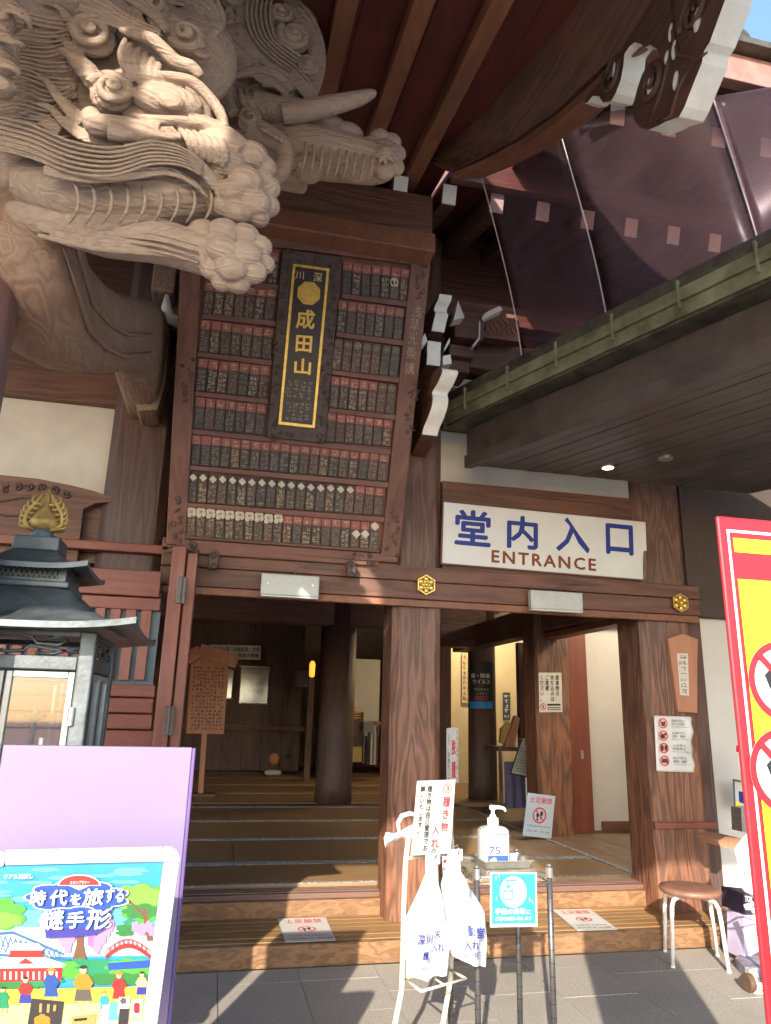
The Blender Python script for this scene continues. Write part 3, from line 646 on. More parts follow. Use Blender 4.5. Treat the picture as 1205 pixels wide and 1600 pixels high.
# ================================================================== TINTED SHEET closing the gap between eave and canopy
def tint_mat():
    mt, t, bs, N, L = mat_base('brown tinted clear sheet')
    tr = nd(t, 'BsdfTransparent'); tr.inputs[0].default_value = (.86,.72,.75,1)
    gl = nd(t, 'BsdfGlossy'); gl.inputs['Roughness'].default_value = .30; gl.inputs[0].default_value = (.95,.88,1,1)
    df = nd(t, 'BsdfDiffuse'); tc = nd(t, 'TexCoord'); L.new(mixc(t, ramp(t, noisen(t, tc.outputs['Object'], 3, 4), .4, .7), (.11,.072,.080), (.17,.115,.13)), df.inputs[0])
    trl = nd(t, 'BsdfTranslucent'); trl.inputs[0].default_value = (.30,.17,.20,1)
    a = nd(t, 'MixShader'); a.inputs[0].default_value = .14; L.new(tr.outputs[0], a.inputs[1]); L.new(df.outputs[0], a.inputs[2])
    a2 = nd(t, 'MixShader'); a2.inputs[0].default_value = .12; L.new(a.outputs[0], a2.inputs[1]); L.new(trl.outputs[0], a2.inputs[2])
    fr = nd(t, 'Fresnel'); fr.inputs[0].default_value = 1.16; b2 = nd(t, 'MixShader'); L.new(fr.outputs[0], b2.inputs[0]); L.new(a2.outputs[0], b2.inputs[1]); L.new(gl.outputs[0], b2.inputs[2])
    L.new(b2.outputs[0], N['Material Output'].inputs['Surface']); return mt
TINT = tint_mat()
SH = thing('tinted_sheet_screen', 'brown tinted transparent sheets hung between the temple eave and the canopy gutter', 'screen', (2.2, 3.6, 3.7))
def bez(p, t):
    n = len(p)-1; f = t*n; i = min(int(f), n-1); f -= i; return p[i].lerp(p[i+1], f)
BOT = [A(818,572,4.2), A(950,506,3.8), A(1183,374,3.05), A(1335,284,2.7)]
TOP = [A(742,250,3.85), A(865,185,3.35), A(1108,150,2.95), A(1300,118,2.75)]
TOP = [Vector((p.x+.02, p.y, p.z)) for p in TOP]
def sheet_pt(u, v):
    b0, t0 = bez(BOT, u), bez(TOP, u); p = b0.lerp(t0, v); s_ = math.sin(math.pi*v)
    return p + Vector((.10,.06,-.14))*s_*.8
for (u0, u1) in ((0, 1/3), (1/3, 2/3), (2/3, 1)):
    b = MB(); b.grid(lambda u, v: sheet_pt(u0+.002+(u1-u0-.004)*u, v), 10, 18); o = b.build('sheet', TINT, SH, smooth=True, recalc=False)
    so_ = o.modifiers.new('solid', 'SOLIDIFY'); so_.thickness = .003
EDGE = paint('sheet edge strip', (.50,.40,.36), .4, 0, .05, 10)
for u, mt, r in ((.0, EDGE, .004), (1/3, EDGE, .0045), (2/3, DARKM, .008)):
    b = MB(); b.tube([sheet_pt(u, j/18)+Vector((-.01,-.012,-.004)) for j in range(19)], r, 6); b.build('seam_strip', mt, SH, smooth=True)
# ================================================================== VOTIVE PLAQUE BOARD
def _uv(s, x, y):
    d = ray(x, y); n = s.u.cross(s.v); t = (s.o-CAM).dot(n)/d.dot(n); p = CAM+d*t-s.o
    uu, vv, uv_ = s.u.dot(s.u), s.v.dot(s.v), s.u.dot(s.v); a, b = p.dot(s.u), p.dot(s.v); D = uu*vv-uv_*uv_
    return ((a*vv-b*uv_)/D, (b*uu-a*uv_)/D)
Sheet.uv = _uv
def _px(s, x, y, h=0): a, b = s.uv(x, y); return s.P(a, b, h)
Sheet.px = _px
def quadbox(mb, S, q, h0, h1, mi=0):        # q: four photo points on sheet S, raised from h0 to h1
    mb.hexa([S.px(x, y, h0) for x, y in q]+[S.px(x, y, h1) for x, y in q], mi)
PS = Sheet(A(295,357,4.25), A(676,401,4.25), A(262,862,4.86))
PLQ = thing('votive_plaque', 'large tilted votive plaque board with rows of carved red and black name plates', 'plaque', PS.P(.5, 1))
b = MB(); quadbox(b, PS, [(290,362),(672,404),(620,884),(262,862)], -.06, -.004); b.build('backboard', W['plaque'], PLQ)
for nm, q, h, mt in (('side_rail', [(286,356),(318,359),(290,852),(260,850)], .035, W['plaque']), ('side_rail', [(642,398),(672,402),(622,870),(594,868)], .035, W['plaque']),
        ('top_rail', [(319,359),(641,398),(638,414),(318,375)], .038, W['plaqx']), ('bottom_rail', [(288,842),(594,864),(590,884),(262,862)], .030, W['plaqx']),
        ('bottom_rail', [(290,836),(592,858),(592,863),(289,841)], .045, W['beam'])):
    b = MB(); quadbox(b, PS, q, -.004, h); b.build(nm, mt, PLQ, .006)
REDC = paint('faded vermilion lacquer', (.33,.105,.085), .6, 0, .25, 60, .3, 200, (.20,.066,.055))
PLK = [paint('dark lacquer plate %d' % i, c, .5, 0, .3, 70, .5, 180) for i, c in enumerate([(.105,.066,.050),(.14,.080,.055),(.075,.055,.047),(.125,.062,.044),(.09,.070,.060)])]
INS = [paint('dull gold carved characters', (.44,.33,.21), .5, .1, .3, 60), paint('worn brown characters', (.30,.22,.155), .6, 0, .3, 60), paint('grey carved characters', (.20,.16,.135), .6, 0, .3, 60)]
INC = paint('faint red carved characters', (.62,.33,.24), .6, 0, .3, 60)
PALE = paint('pale ivory emblem', (.62,.54,.42), .6, 0, .1, 60)
def lerp2(p, q, t): return (p[0]+(q[0]-p[0])*t, p[1]+(q[1]-p[1])*t)
class PxRect:      # adapter so the scribble helper can draw on a photo-space quad of a sheet
    def __init__(s, S, tl, tr, br, bl): s.S, s.c = S, (tl, tr, br, bl); s.u = S.px(*tr)-S.px(*tl)
    def poly(s, mb, pts, mi=0, h=.001):
        tl, tr, br, bl = s.c; mb.add([s.S.px(*lerp2(lerp2(tl, tr, a), lerp2(bl, br, a), b_), h) for a, b_ in pts], [tuple(range(len(pts)))], mi)
PxRect.scribble = Sheet.scribble
rowsP = [('L',(321,441),(434,452),(427,503),(316,492),7,'red'), ('L',(314,500),(428,515),(424,563),(309,550),7,'red'), ('L',(310,560),(423,574),(418,623),(305,611),7,'red'), ('L',(306,621),(417,633),(413,680),(302,669),7,'red'),
  ('R',(535,410),(641,423),(637,472),(533,459),7,'red'), ('R',(528,470),(632,483),(627,532),(525,519),7,'red'), ('R',(522,530),(626,543),(621,590),(517,578),7,'disc'), ('R',(517,588),(620,603),(615,648),(513,637),7,'mix'), ('R',(511,645),(613,657),(610,698),(508,690),7,'red'),
  ('F',(300,679),(608,711),(603,752),(297,726),20,'red'), ('F',(295,738),(601,763),(597,806),(292,784),20,'diamond'), ('F',(292,793),(593,817),(590,860),(290,838),20,'cloud'),
  ('L',(330,385),(436,397),(434,446),(324,434),7,'red')]
for (sd_, tl, tr, br, bl, n, kind) in rowsP:
    for i in range(n):
        f0, f1 = (i+.04)/n, (i+.96)/n
        a, c = lerp2(tl, tr, f0), lerp2(tl, tr, f1); d, e_ = lerp2(bl, br, f0), lerp2(bl, br, f1)
        jy, jt = random.uniform(-.7,.9), random.uniform(-.35,.35); a, c, d, e_ = (a[0]+jt,a[1]+jy), (c[0]+jt,c[1]+jy), (d[0]-jt,d[1]), (e_[0]-jt,e_[1])
        k_ = kind
        if kind == 'mix': k_ = 'red' if i < 5 else 'disc'
        if kind == 'diamond': k_ = 'diamond' if i < 17 else 'red'
        if kind == 'cloud': k_ = 'cloud' if i < 10 else 'red'
        b = MB(); quadbox(b, PS, [a, c, e_, d], 0, .012+random.uniform(-.002,.003)); pl = b.build('name_plate', PLK[random.randint(0,4)], PLQ, .002, 1)
        ch = .28+random.uniform(-.02,.02)
        a2, c2 = lerp2(a, d, ch), lerp2(c, e_, ch)
        h = .0165
        b = MB()
        if k_ == 'red':
            b = MB(); quadbox(b, PS, [a, c, c2, a2], .012, .018); cp_ = b.build('cap', REDC, pl)
            b = MB(); PxRect(PS, a, c, c2, a2).scribble(b, .08, .1, .92, .95, 1, 1, 0, .0186, .85, .12); 
            if b.v: b.build('inscription', INC if random.random() < .75 else INS[0], pl)
        elif k_ == 'disc':
            m_ = lerp2(lerp2(a, c2, .5), (0,0), 0); uvp = PS.uv(*m_); PS.disc(b, *uvp, .024, 0, .0166, 16, .017); PS.disc(b, *uvp, .012, 0, .0166, 12); b.build('cap', INS[1] if i != 2 else INS[0], pl)
        elif k_ == 'diamond':
            m_ = lerp2(a, c2, .5); r = 6.0
            b.add([PS.px(m_[0]+dx*r, m_[1]+dy*r+1, .019) for dx, dy in ((0,-1),(1,.1),(0,1),(-1,-.1))], [(0,1,2,3)]); b.build('cap', PALE, pl)
        else:
            m_ = lerp2(a, c2, .5); uvp = PS.uv(*m_)
            for dx, dy, r in ((-2,-3,.021),(3,2,.02),(-3,4,.017),(3,-3,.017)):
                PS.disc(b, *PS.uv(m_[0]+dx, m_[1]+dy), r, 0, .018+.0003*dx, 14)
            cp_ = b.build('cap', PALE, pl)
            b = MB(); PS.disc(b, *PS.uv(m_[0], m_[1]-1), .009, 0, .0205, 10, .005); PS.disc(b, *PS.uv(m_[0]+1, m_[1]+5), .006, 0, .0205, 8, .003); b.build('mark', PLK[1], pl)
        b = MB(); t_ = lerp2(a, d, ch+.06), lerp2(c, e_, ch+.06); u_ = random.random()
        PxRect(PS, t_[0], t_[1], lerp2(c, e_, .97), lerp2(a, d, .97)).scribble(b, .1, 0, .9, 1, 2, 4, 0, h, .92, .17)
        if b.v: b.build('inscription', INS[0 if u_ < .25 else (1 if u_ < .65 else 2)], pl)
# shelves between the rows
shelf = [((316,492),(432,503)),((309,551),(425,564)),((305,612),(420,624)),((300,671),(610,703)),((533,460),(640,473)),((525,520),(630,533)),((518,579),(624,591)),((513,638),(618,649)),((297,727),(606,754)),((292,785),(600,808)),((322,435),(436,447))]
for p, q in shelf:
    b = MB(); quadbox(b, PS, [p, q, (q[0]-1,q[1]+8.5), (p[0]-1,p[1]+7)], -.004, .030); b.build('shelf', W['plaqx'], PLQ, .003)
# emblems on plates that stand out
b = MB(); PS.disc(b, *PS.uv(615,442), .030, 0, .021, 20, .022); PxRect(PS, (609,436),(621,437),(621,449),(609,448)).scribble(b, 0,0,1,1,1,1,0,.0215,.9,.14); b.build('emblem', PALE, PLQ)
b = MB()
for cx_, cy_ in ((585,822),(570,834),(556,834)): b.add([PS.px(cx_+dx*7, cy_+dy*7, .0215) for dx, dy in ((0,-1),(1,.1),(0,1),(-1,-.1))], [(0,1,2,3)])
b.build('emblem', PALE, PLQ)
# central inscribed panel: carved surround, gilt fillet, black field
b = MB(); quadbox(b, PS, [(441,392),(532,404),(507,694),(416,684)], -.002, .052); CP = b.build('centre_panel', W['plcarve'], PLQ, .008)
b = MB(); S0 = [(456.5,416),(513,424),(490,670),(434,664)]
random.seed(11)
def relief(mb, S, q, n, h, r=.008):          # carved scrolls strewn over a photo-space quad
    for i in range(n):
        f = (i+random.random())/n; a = lerp2(lerp2(q[0], q[3], f), lerp2(q[1], q[2], f), random.uniform(.12,.88)); c = S.px(*a, h)
        ux, uy = S.u.normalized(), -S.v.normalized(); 
        spiral(mb, c, ux, uy, r*random.uniform(1.3,2.6), random.uniform(.8,1.5), r*random.uniform(.45,.7), S.n*.004, n=9, start=random.random()*6, cw=random.choice((-1,1)), nn=5)
relief(b, PS, [(441,392),(457,394),(434,686),(416,684)], 24, .052, .012); relief(b, PS, [(514,402),(532,404),(507,694),(490,692)], 24, .052, .012)
relief(b, PS, [(416,672),(490,676),(507,694),(416,684)], 6, .052); relief(b, PS, [(441,392),(532,404),(531,418),(440,408)], 5, .052)
o = b.build('carved_surround', W['plcarve'], CP, smooth=True); o['kind'] = 'stuff'
FLD = paint('dark brown lacquer field', (.030,.017,.014), .4, 0, .15, 20)
b = MB(); quadbox(b, PS, S0, .050, .056); b.build('field', FLD, CP)
b = MB(); ins_ = [(460.5,420.5),(508.5,427.3),(486.5,665.5),(438.3,660)]
for i in range(4):
    j = (i+1) % 4; b.hexa([PS.px(*S0[i],.056), PS.px(*S0[j],.056), PS.px(*ins_[j],.056), PS.px(*ins_[i],.056), PS.px(*S0[i],.063), PS.px(*S0[j],.063), PS.px(*ins_[j],.063), PS.px(*ins_[i],.063)])
b.build('gilt_fillet', GOLD, CP)
def ptext(name, t, cx, cy, w_, h_, mat, parent, bold=.02, S=PS, h=.0585):
    c = S.px(cx, cy, 0); k_ = mpp(c); return letters(name, t, c, S.u, -S.v, w_*k_, h_*k_*1.12, mat, parent, bold, proud=h)
PALEG = paint('pale gold letters', (.66,.52,.30), .4, .4, .1, 30)
ptext('lettering', '川', 467, 434, 13, 11, PALEG, CP); ptext('lettering', '深', 495, 437, 14, 13, PALEG, CP)
for t_, cy_, cx_, w_, h_ in (('成',502,476,29,27),('田',540,473.5,25,23),('山',575,471.5,26,22)): ptext('lettering', t_, cx_, cy_, w_, h_, GOLDP, CP, .05, h=.061)
b = MB(); c = PS.px(481,462,.058); ux, uy = PS.u.normalized(), -PS.v.normalized(); R8 = 19*mpp(c)
b.prism([c+ux*math.cos(R_(22.5+45*i))*R8+uy*math.sin(R_(22.5+45*i))*R8 for i in range(8)], PS.n*.006); em = b.build('octagon_emblem', GOLDP, CP, .003)
b = MB()
for i in range(16): b.ell(c+PS.n*.007+ux*math.cos(i*.3927)*R8*.72+uy*math.sin(i*.3927)*R8*.72, (.006,.004,.006), 6, 4)
spiral(b, c+PS.n*.006, ux, uy, R8*.5, 1.6, .005, PS.n*.004, n=24)
b.build('emblem_relief', GOLD, em, smooth=True)
b = MB(); PxRect(PS, (447,594),(489,599),(485,627),(444,622)).scribble(b, 0,0,1,1,4,5,0,.0575,.75,.09); PxRect(PS, (445,628),(485,632),(482,661),(442,657)).scribble(b, 0,0,1,1,4,5,0,.0575,.75,.09); b.build('small_lettering', INS[0], CP)
for t_, cx_, cy_ in (('浅',649,489),('草',646,509),('光',643.5,530),('榮',641,553),('講',638,577)): ptext('lettering', t_, cx_, cy_, 15, 17, INS[0], PLQ, 0, h=.0375)
b = MB()
for q, n in (([(286,360),(316,363),(312,430),(283,428)],8), ([(283,560),(310,562),(306,640),(279,638)],10), ([(266,770),(293,772),(288,850),(260,848)],12), ([(645,402),(670,404),(664,470),(640,468)],9), ([(632,600),(655,602),(648,680),(626,678)],10), ([(604,795),(628,797),(622,868),(597,866)],11), ([(262,845),(330,850),(320,868),(262,862)],8), ([(540,862),(600,866),(594,884),(536,878)],7), ([(600,400),(670,408),(669,418),(598,410)],6)):
    relief(b, PS, q, n, .034, .010)
o = b.build('corner_carving', W['plcarve'], PLQ, smooth=True); o['kind'] = 'stuff'
# two carved feet under the plaque
for cx_ in (334, 549):
    b = MB(); c = A(cx_, 877 if cx_ < 400 else 890, 4.80)
    b.obox(c, (.032,0,0), (0,.03,0), (0,0,.055)); ft = b.build('support_foot', W['plcarve'], PLQ, .012, 3)
    b = MB(); spiral(b, c+Vector((0,-.032,.03)), (1,0,0), (0,0,1), .028, 1.3, .010, (0,-.004,0), n=16); b.build('scroll', W['plcarve'], ft, smooth=True)
    b = MB(); spiral(b, c+Vector((0,-.032,-.03)), (1,0,0), (0,0,1), .022, 1.2, .009, (0,-.004,0), n=14, cw=-1); b.build('scroll', W['plcarve'], ft, smooth=True)
# ================================================================== ENTRANCE SIGN
ES = Sheet(A(692,783,4.955), A(1010,815,4.955), A(689,881,4.975))
SG = thing('entrance_sign', 'white entrance sign board with large blue kanji above the doorway', 'sign', ES.P(.5,1))
b = MB(); b.hexa([ES.P(0,1,-.02),ES.P(1,1,-.02),ES.P(1,1,0),ES.P(0,1,0),ES.P(0,0,-.02),ES.P(1,0,-.02),ES.P(1,0,0),ES.P(0,0,0)]); b.build('board', paint('cool white sign face', (.66,.67,.68), .4, 0, .04, 3), SG, .003)
b = MB()
for (p, q) in (((0,0),(1,0)),((0,1),(1,1)),((0,0),(0,1)),((1,0),(1,1))): b.beam(ES.P(*p,-.008), ES.P(*q,-.008), .012, .036, ES.n)
b.build('sign_frame', W['beam'], SG)
for t_, cx_, cy_, w_, h_ in (('堂',739,825,54,54),('内',816.5,832,47,50),('入',895,836,52,52),('口',968,843,43,46)):
    c = ES.px(cx_, cy_); k_ = mpp(c); letters('lettering', t_, c, ES.u, -ES.v, w_*k_*1.10, h_*k_*1.06, NAVY, SG, .050, proud=.002)
c = ES.px(851,876); k_ = mpp(c); letters('lettering', 'ENTRANCE', c, ES.u, -ES.v, 160*k_*1.1, 19*k_*1.06, BROWNI, SG, .055, 1.25, proud=.002)
# ================================================================== STRIP LIGHT COVERS AND GILT FLOWERS
HOUS = paint('grey white lamp housing', (.40,.40,.37), .35, .1, .06, 12)
def lampbox(x0, y0, x1, y1, lab):
    b = MB(); X0_, X1_, Z0_, Z1_ = PB(b, x0, y0, x1, y1, 4.80, .055); L_ = thing('strip_light', lab, 'light', ((X0_+X1_)/2, 4.83, Z0_))
    WM_ = b.build('housing', HOUS, L_, .004)
    b = MB(); b.box(X0_+.01, X1_-.01, 4.796, 4.799, Z0_+.006, Z1_-.012); b.build('front_plate', HOUS, L_, .001)
    b = MB(); b.box(X0_+.004, X1_-.004, 4.80, 4.85, Z0_-.010, Z0_-.001); b.build('diffuser', WHITEP, L_, .002)
    for xx in (X0_+.045, X1_-.045):
        b = MB(); b.tube([(xx, 4.7945, (Z0_+Z1_)/2+.005), (xx, 4.790, (Z0_+Z1_)/2+.005)], .006, 8); b.build('screw', STEEL, L_)
    b = MB(); b.tube([(X1_-.16, 4.84, Z1_), (X1_-.16, 4.825, Z1_+.05), (X1_-.13, 4.80, Z1_+.075), (X1_+.1, 4.80, Z1_+.08)], .005, 6); b.build('cable', BRONZE, L_)
lampbox(408, 898, 499, 931, 'white strip light box on the beam under the votive plaque')
lampbox(830, 924, 911, 953, 'white strip light box on the beam under the entrance sign')
def flower(px, py, lab):
    c = A(px, py, 4.868); F_ = thing('gilt_flower_boss', lab, 'ornament', c, 'gilt flower bosses on the long beam')
    b = MB(); r = .073
    b.prism([c+Vector((math.sin(R_(60*i))*r, 0, math.cos(R_(60*i))*r)) for i in range(6)], (0,-.010,0)); b.build('plate', GOLD, F_, .004)
    for i in range(6):
        a = R_(60*i); d = Vector((math.sin(a),0,math.cos(a))); b = MB(); b.ell(c+d*.042+Vector((0,-.012,0)), (.020,.010,.020), 10, 6); b.build('petal', GOLD, F_, smooth=True)
        d2 = Vector((math.sin(a+.52),0,math.cos(a+.52))); b = MB(); b.tube([c+d2*.046+Vector((0,-.0105,0)), c+d2*.046+Vector((0,-.0115,0))], .009, 8); b.build('hole', BLACK, F_)
    b = MB(); b.ell(c+Vector((0,-.018,0)), (.018,.014,.018), 12, 8); b.build('centre', GOLD, F_, smooth=True)
flower(666, 914, 'gold hexagonal flower boss on the beam above the central pillar'); flower(1063, 942, 'gold hexagonal flower boss at the right end of the beam')
# ================================================================== FOLDED LATTICE DOOR at the left
DR = thing('lattice_door', 'red brown folding temple door with vertical lattice left of the doorway', 'door', (-.9, 4.85, .12))
def dpart(name, x0, y0, x1, y1, Y, th, mat, bev=.006):
    b = MB(); PB(b, x0, y0, x1, y1, Y, th); return b.build(name, mat, DR, bev)
YD = 4.72
dpart('top_panel', -160, 880, 252, 922, YD+.015, .05, W['red']); dpart('rail', -160, 924, 252, 944, YD, .07, W['red'])
dpart('rail', -160, 1064, 243, 1084, YD, .07, W['red']); dpart('rail', -160, 1112, 238, 1136, YD, .07, W['red'])
dpart('lower_panel', -160, 1086, 240, 1110, YD+.02, .04, W['red']); dpart('lower_panel', -160, 1138, 236, 1420, YD+.02, .04, W['red'])
for i in range(-3, 10): dpart('slat', 20+i*24.5-(0), 945, 36+i*24.5, 1063, YD+.012, .03, W['redz'], .003) if 20+i*24.5 < 232 else None
TEAL = paint('grey blue backing', (.10,.14,.16), .6, 0, .1, 6); dpart('backing', -160, 940, 246, 1068, YD+.045, .02, TEAL, 0)
b = MB(); b.box(A(255,1000,YD).x, A(278,1000,YD).x, YD-.02, YD+.09, .12, 2.395); b.build('stile', W['redz'], DR, .006)
b = MB(); b.box(A(280.5,1000,YD).x, A(297,1000,YD).x, YD+.0, YD+.12, .12, 2.36); b.build('stile', W['redz'], DR, .006)
for py in (922, 1126):
    b = MB(); c = A(283 if py < 1000 else 264, py, YD-.03); b.box(c.x-.028, c.x+.028, YD-.034, YD-.022, c.z-.085, c.z+.085); hg = b.build('hinge', DARKM, DR, .003)
    b = MB(); b.tube([(c.x,YD-.038,c.z-.08),(c.x,YD-.038,c.z+.08)], .008, 8); b.build('pin', DARKM, hg)
# ================================================================== BRONZE LANTERN / CANDLE CABINET
LX0, LX1, LY0, LY1 = -1.03, -.433, 2.8, 3.35
LC = Vector(((LX0+LX1)/2, (LY0+LY1)/2, 0))
LT = thing('bronze_lantern', 'tall blue grey bronze candle lantern with glass panes and flared roof', 'lantern', LC)
zb, ztop = .55, 1.655
b = MB(); b.box(LX0-.05, LX1+.05, LY0-.05, LY1+.05, 0, .10); b.box(LX0+.03, LX1-.03, LY0+.03, LY1-.03, .10, zb-.02); b.build('base', BRONZE, LT, .01)
b = MB(); b.box(LX0-.02, LX1+.02, LY0-.02, LY1+.02, zb-.02, zb+.02); b.build('floor_plate', BRONZE, LT, .006)
for x in (LX0, LX1-.055):
    for y in (LY0, LY1-.055):
        b = MB(); b.box(x, x+.055, y, y+.055, zb+.021, ztop); b.build('corner_post', BRONZE, LT, .006)
zr0, zr1 = 1.517, 1.565
for (x0, x1, y0, y1) in ((LX0+.056,LX1-.056,LY0+.004,LY0+.045),(LX0+.056,LX1-.056,LY1-.045,LY1-.004),(LX0+.004,LX0+.045,LY0+.056,LY1-.056),(LX1-.045,LX1-.004,LY0+.056,LY1-.056)):
    b = MB(); b.box(x0, x1, y0, y1, zr0, zr1); b.build('cross_rail', BRONZE, LT, .004)
    b = MB(); b.box(x0, x1, y0, y1, ztop-.02, ztop); b.build('cross_rail', BRONZE, LT, .004)
# scrollwork between the rails
def cloud(mb, o, du, dz, w_, h_):
    for k in range(2):
        s_ = 1 if k == 0 else -1; cx_ = .5+s_*.0
    segs = [[(0,.2),(.12,.18),(.2,.45),(.32,.5),(.36,.25),(.28,.12),(.24,.28)], [(.36,.5),(.45,.85),(.55,.95),(.66,.85),(.7,.55),(.85,.5),(.92,.75),(.86,.92),(.78,.8)], [(.36,.3),(.5,.12),(.62,.2),(.66,.45),(.8,.3),(1,.18)], [(0,.75),(.1,.88),(.22,.72),(.3,.88),(.42,.8)], [(.7,.1),(.82,.08),(.9,.25),(1,.4)]]
    for sg in segs: mb.tube([o+du*(a*w_)+dz*(b_*h_) for a, b_ in sg], .0065, 6)
for (o, du, w_) in ((Vector((LX0+.056,LY0+.02,1.567)), Vector((1,0,0)), LX1-LX0-.112), (Vector((LX1-.02,LY0+.056,1.567)), Vector((0,1,0)), LY1-LY0-.112), (Vector((LX0+.02,LY0+.056,1.567)), Vector((0,1,0)), LY1-LY0-.112)):
    b = MB(); cloud(b, o, du, Vector((0,0,1)), w_, .075); b.build('scrollwork', BRONZE, LT, smooth=True)
GLS = glass('clear pane', (.88,.9,.92), rough=.03)
FRM = paint('pale aluminium door frame', (.36,.37,.35), .35, .4, .08, 20)
def pane(x0, x1, y0, y1):
    fr = MB(); z0, z1 = zb+.03, zr0-.006
    ax = 'x' if abs(x1-x0) > abs(y1-y0) else 'y'
    t = .022
    if ax == 'x':
        ym = (y0+y1)/2
        for q in ((x0,x0+t,z0,z1),(x1-t,x1,z0,z1),(x0+t,x1-t,z0,z0+t),(x0+t,x1-t,z1-t,z1)): fr.box(q[0], q[1], ym-.011, ym+.011, q[2], q[3])
        o = fr.build('pane_frame', FRM, LT, .003); g_ = MB(); g_.box(x0+t, x1-t, ym-.002, ym+.002, z0+t, z1-t); g_.build('pane', GLS, o)
    else:
        xm = (x0+x1)/2
        for q in ((y0,y0+t,z0,z1),(y1-t,y1,z0,z1),(y0+t,y1-t,z0,z0+t),(y0+t,y1-t,z1-t,z1)): fr.box(xm-.011, xm+.011, q[0], q[1], q[2], q[3])
        o = fr.build('pane_frame', FRM, LT, .003); g_ = MB(); g_.box(xm-.002, xm+.002, y0+t, y1-t, z0+t, z1-t); g_.build('pane', GLS, o)
xm = -.72
pane(LX0+.058, xm-.003, LY0+.012, LY0+.03); pane(xm+.003, LX1-.058, LY0+.012, LY0+.03)
pane(LX1-.03, LX1-.012, LY0+.058, (LY0+LY1)/2-.003); pane(LX1-.03, LX1-.012, (LY0+LY1)/2+.003, LY1-.058)
pane(LX0+.012, LX0+.03, LY0+.058, LY1-.058); pane(LX0+.058, LX1-.058, LY1-.03, LY1-.012)
for (x, y, z) in ((LX1-.052, LY0-.004, 1.36), (LX1-.052, LY0-.004, .9)):
    b = MB(); b.tube([(x,y,z-.03),(x,y,z+.03)], .012, 10); b.build('hinge', STEEL, LT)
# roof: flared square roof with sweeping corners (grid over the square, height by distance to the edge)
def flared(name, hw, z_e, z_t, tw, th, curve, lift=.05):
    b = MB(); n = 16
    def f(u, v, top=True):
        x, y = (u*2-1), (v*2-1); m_ = max(abs(x), abs(y)); c_ = (abs(x)*abs(y))
        s_ = max(0, (m_-tw/hw)/(1-tw/hw)); z = z_t-(z_t-z_e)*(1-(1-s_)**curve)
        z += lift*(abs(x*y)**3)*1.0
        return Vector((LC.x+x*hw, LC.y+y*hw, z-(0 if top else th*(.3+.7*m_))))
    b.grid(lambda u, v: f(u, v), n, n); b.grid(lambda u, v: f(u, 1-v, False), n, n)
    for s_ in range(4):
        def side(u, v, s_=s_):
            p = [(u,0),(1,u),(1-u,1),(0,1-u)][s_]; a, c_ = f(*p), f(*p, False); return a.lerp(c_, v)
        b.grid(side, n, 1)
    return b.build(name, BRONZE, LT, smooth=True)
flared('roof', .445, 1.668, 1.835, .15, .022, 1.9, .03)
b = MB(); b.box(LC.x-.155, LC.x+.155, LC.y-.155, LC.y+.155, 1.825, 1.85); b.build('roof_collar', BRONZE, LT, .006)
b = MB(); b.box(LC.x-.14, LC.x+.14, LC.y-.14, LC.y+.14, 1.845, 1.915); vb_ = b.build('vent_box', BRONZE, LT, .004)
b = MB(); b.box(LC.x-.11, LC.x+.11, LC.y-.143, LC.y-.1405, 1.862, 1.90); b.build('vent_opening', BLACK, vb_)
b = MB()
for i in range(12):
    x = LC.x-.11+i*.0183; b.beam((x,LC.y-.146,1.862),(x+.0183,LC.y-.146,1.90),.005,.004,(0,1,0)); b.beam((x+.0183,LC.y-.1465,1.862),(x,LC.y-.1465,1.90),.005,.004,(0,1,0))
o = b.build('vent_grille', BRONZE, vb_)
flared('upper_roof', .225, 1.905, 1.985, .075, .02, 1.9, .02)
b = MB(); b.box(LC.x-.085, LC.x+.085, LC.y-.085, LC.y+.085, 1.978, 2.035); b.build('finial_base', BRONZE, LT, .006)
b = MB(); b.lathe([(.06,2.036),(.045,2.045),(.05,2.053),(.038,2.062),(.042,2.072)], (LC.x,LC.y,0), 24); b.build('finial_base', BRONZE, LT, smooth=True)
fz = 2.072
FINM = paint('dull gilt finial', (.58,.38,.12), .5, .35, .2, 30, .2, 90)
b = MB(); b.lathe([(.02,fz),(.045,fz+.009),(.060,fz+.03),(.055,fz+.043),(.036,fz+.073),(.015,fz+.095),(.009,fz+.14),(.003,fz+.18)], (LC.x,LC.y,0), 24); fj = b.build('flame_jewel', FINM, LT, smooth=True)
b = MB(); fo_ = []
for i in range(25):
    t = i/24; hgt = t*.175; wdt = (.088*math.sin(math.pi*min(1, .22+t*.82))**.8)*(1-.55*t)+(.012 if i % 3 == 1 else 0); fo_.append((wdt, hgt))
b.prism([(LC.x+w_, LC.y+.012, fz+h_) for w_, h_ in fo_]+[(LC.x-w_, LC.y+.012, fz+h_) for w_, h_ in fo_[::-1]], (0,.010,0)); b.build('flame_plate', FINM, fj)
for s_ in (-1, 1):
    b = MB()
    for k in range(6):
        z = fz+.004+k*.020; r = .062+.017*math.sin(k*.55+.3)-k*.006
        b.tube([(LC.x+s_*(r-.02), LC.y-.02, z), (LC.x+s_*(r+.018), LC.y-.02, z+.010), (LC.x+s_*(r+.020), LC.y-.02, z+.028), (LC.x+s_*(r+.004), LC.y-.02, z+.043)], [.007,.0065,.005,.002], 6)
    b.tube([(LC.x+s_*.03,LC.y-.02,fz-.003),(LC.x+s_*.07,LC.y-.02,fz+.024),(LC.x+s_*.066,LC.y-.02,fz+.07),(LC.x+s_*.038,LC.y-.02,fz+.115),(LC.x+s_*.009,LC.y-.02,fz+.165)], [.007,.009,.009,.008,.004], 6)
    b.build('flame', FINM, fj, smooth=True)
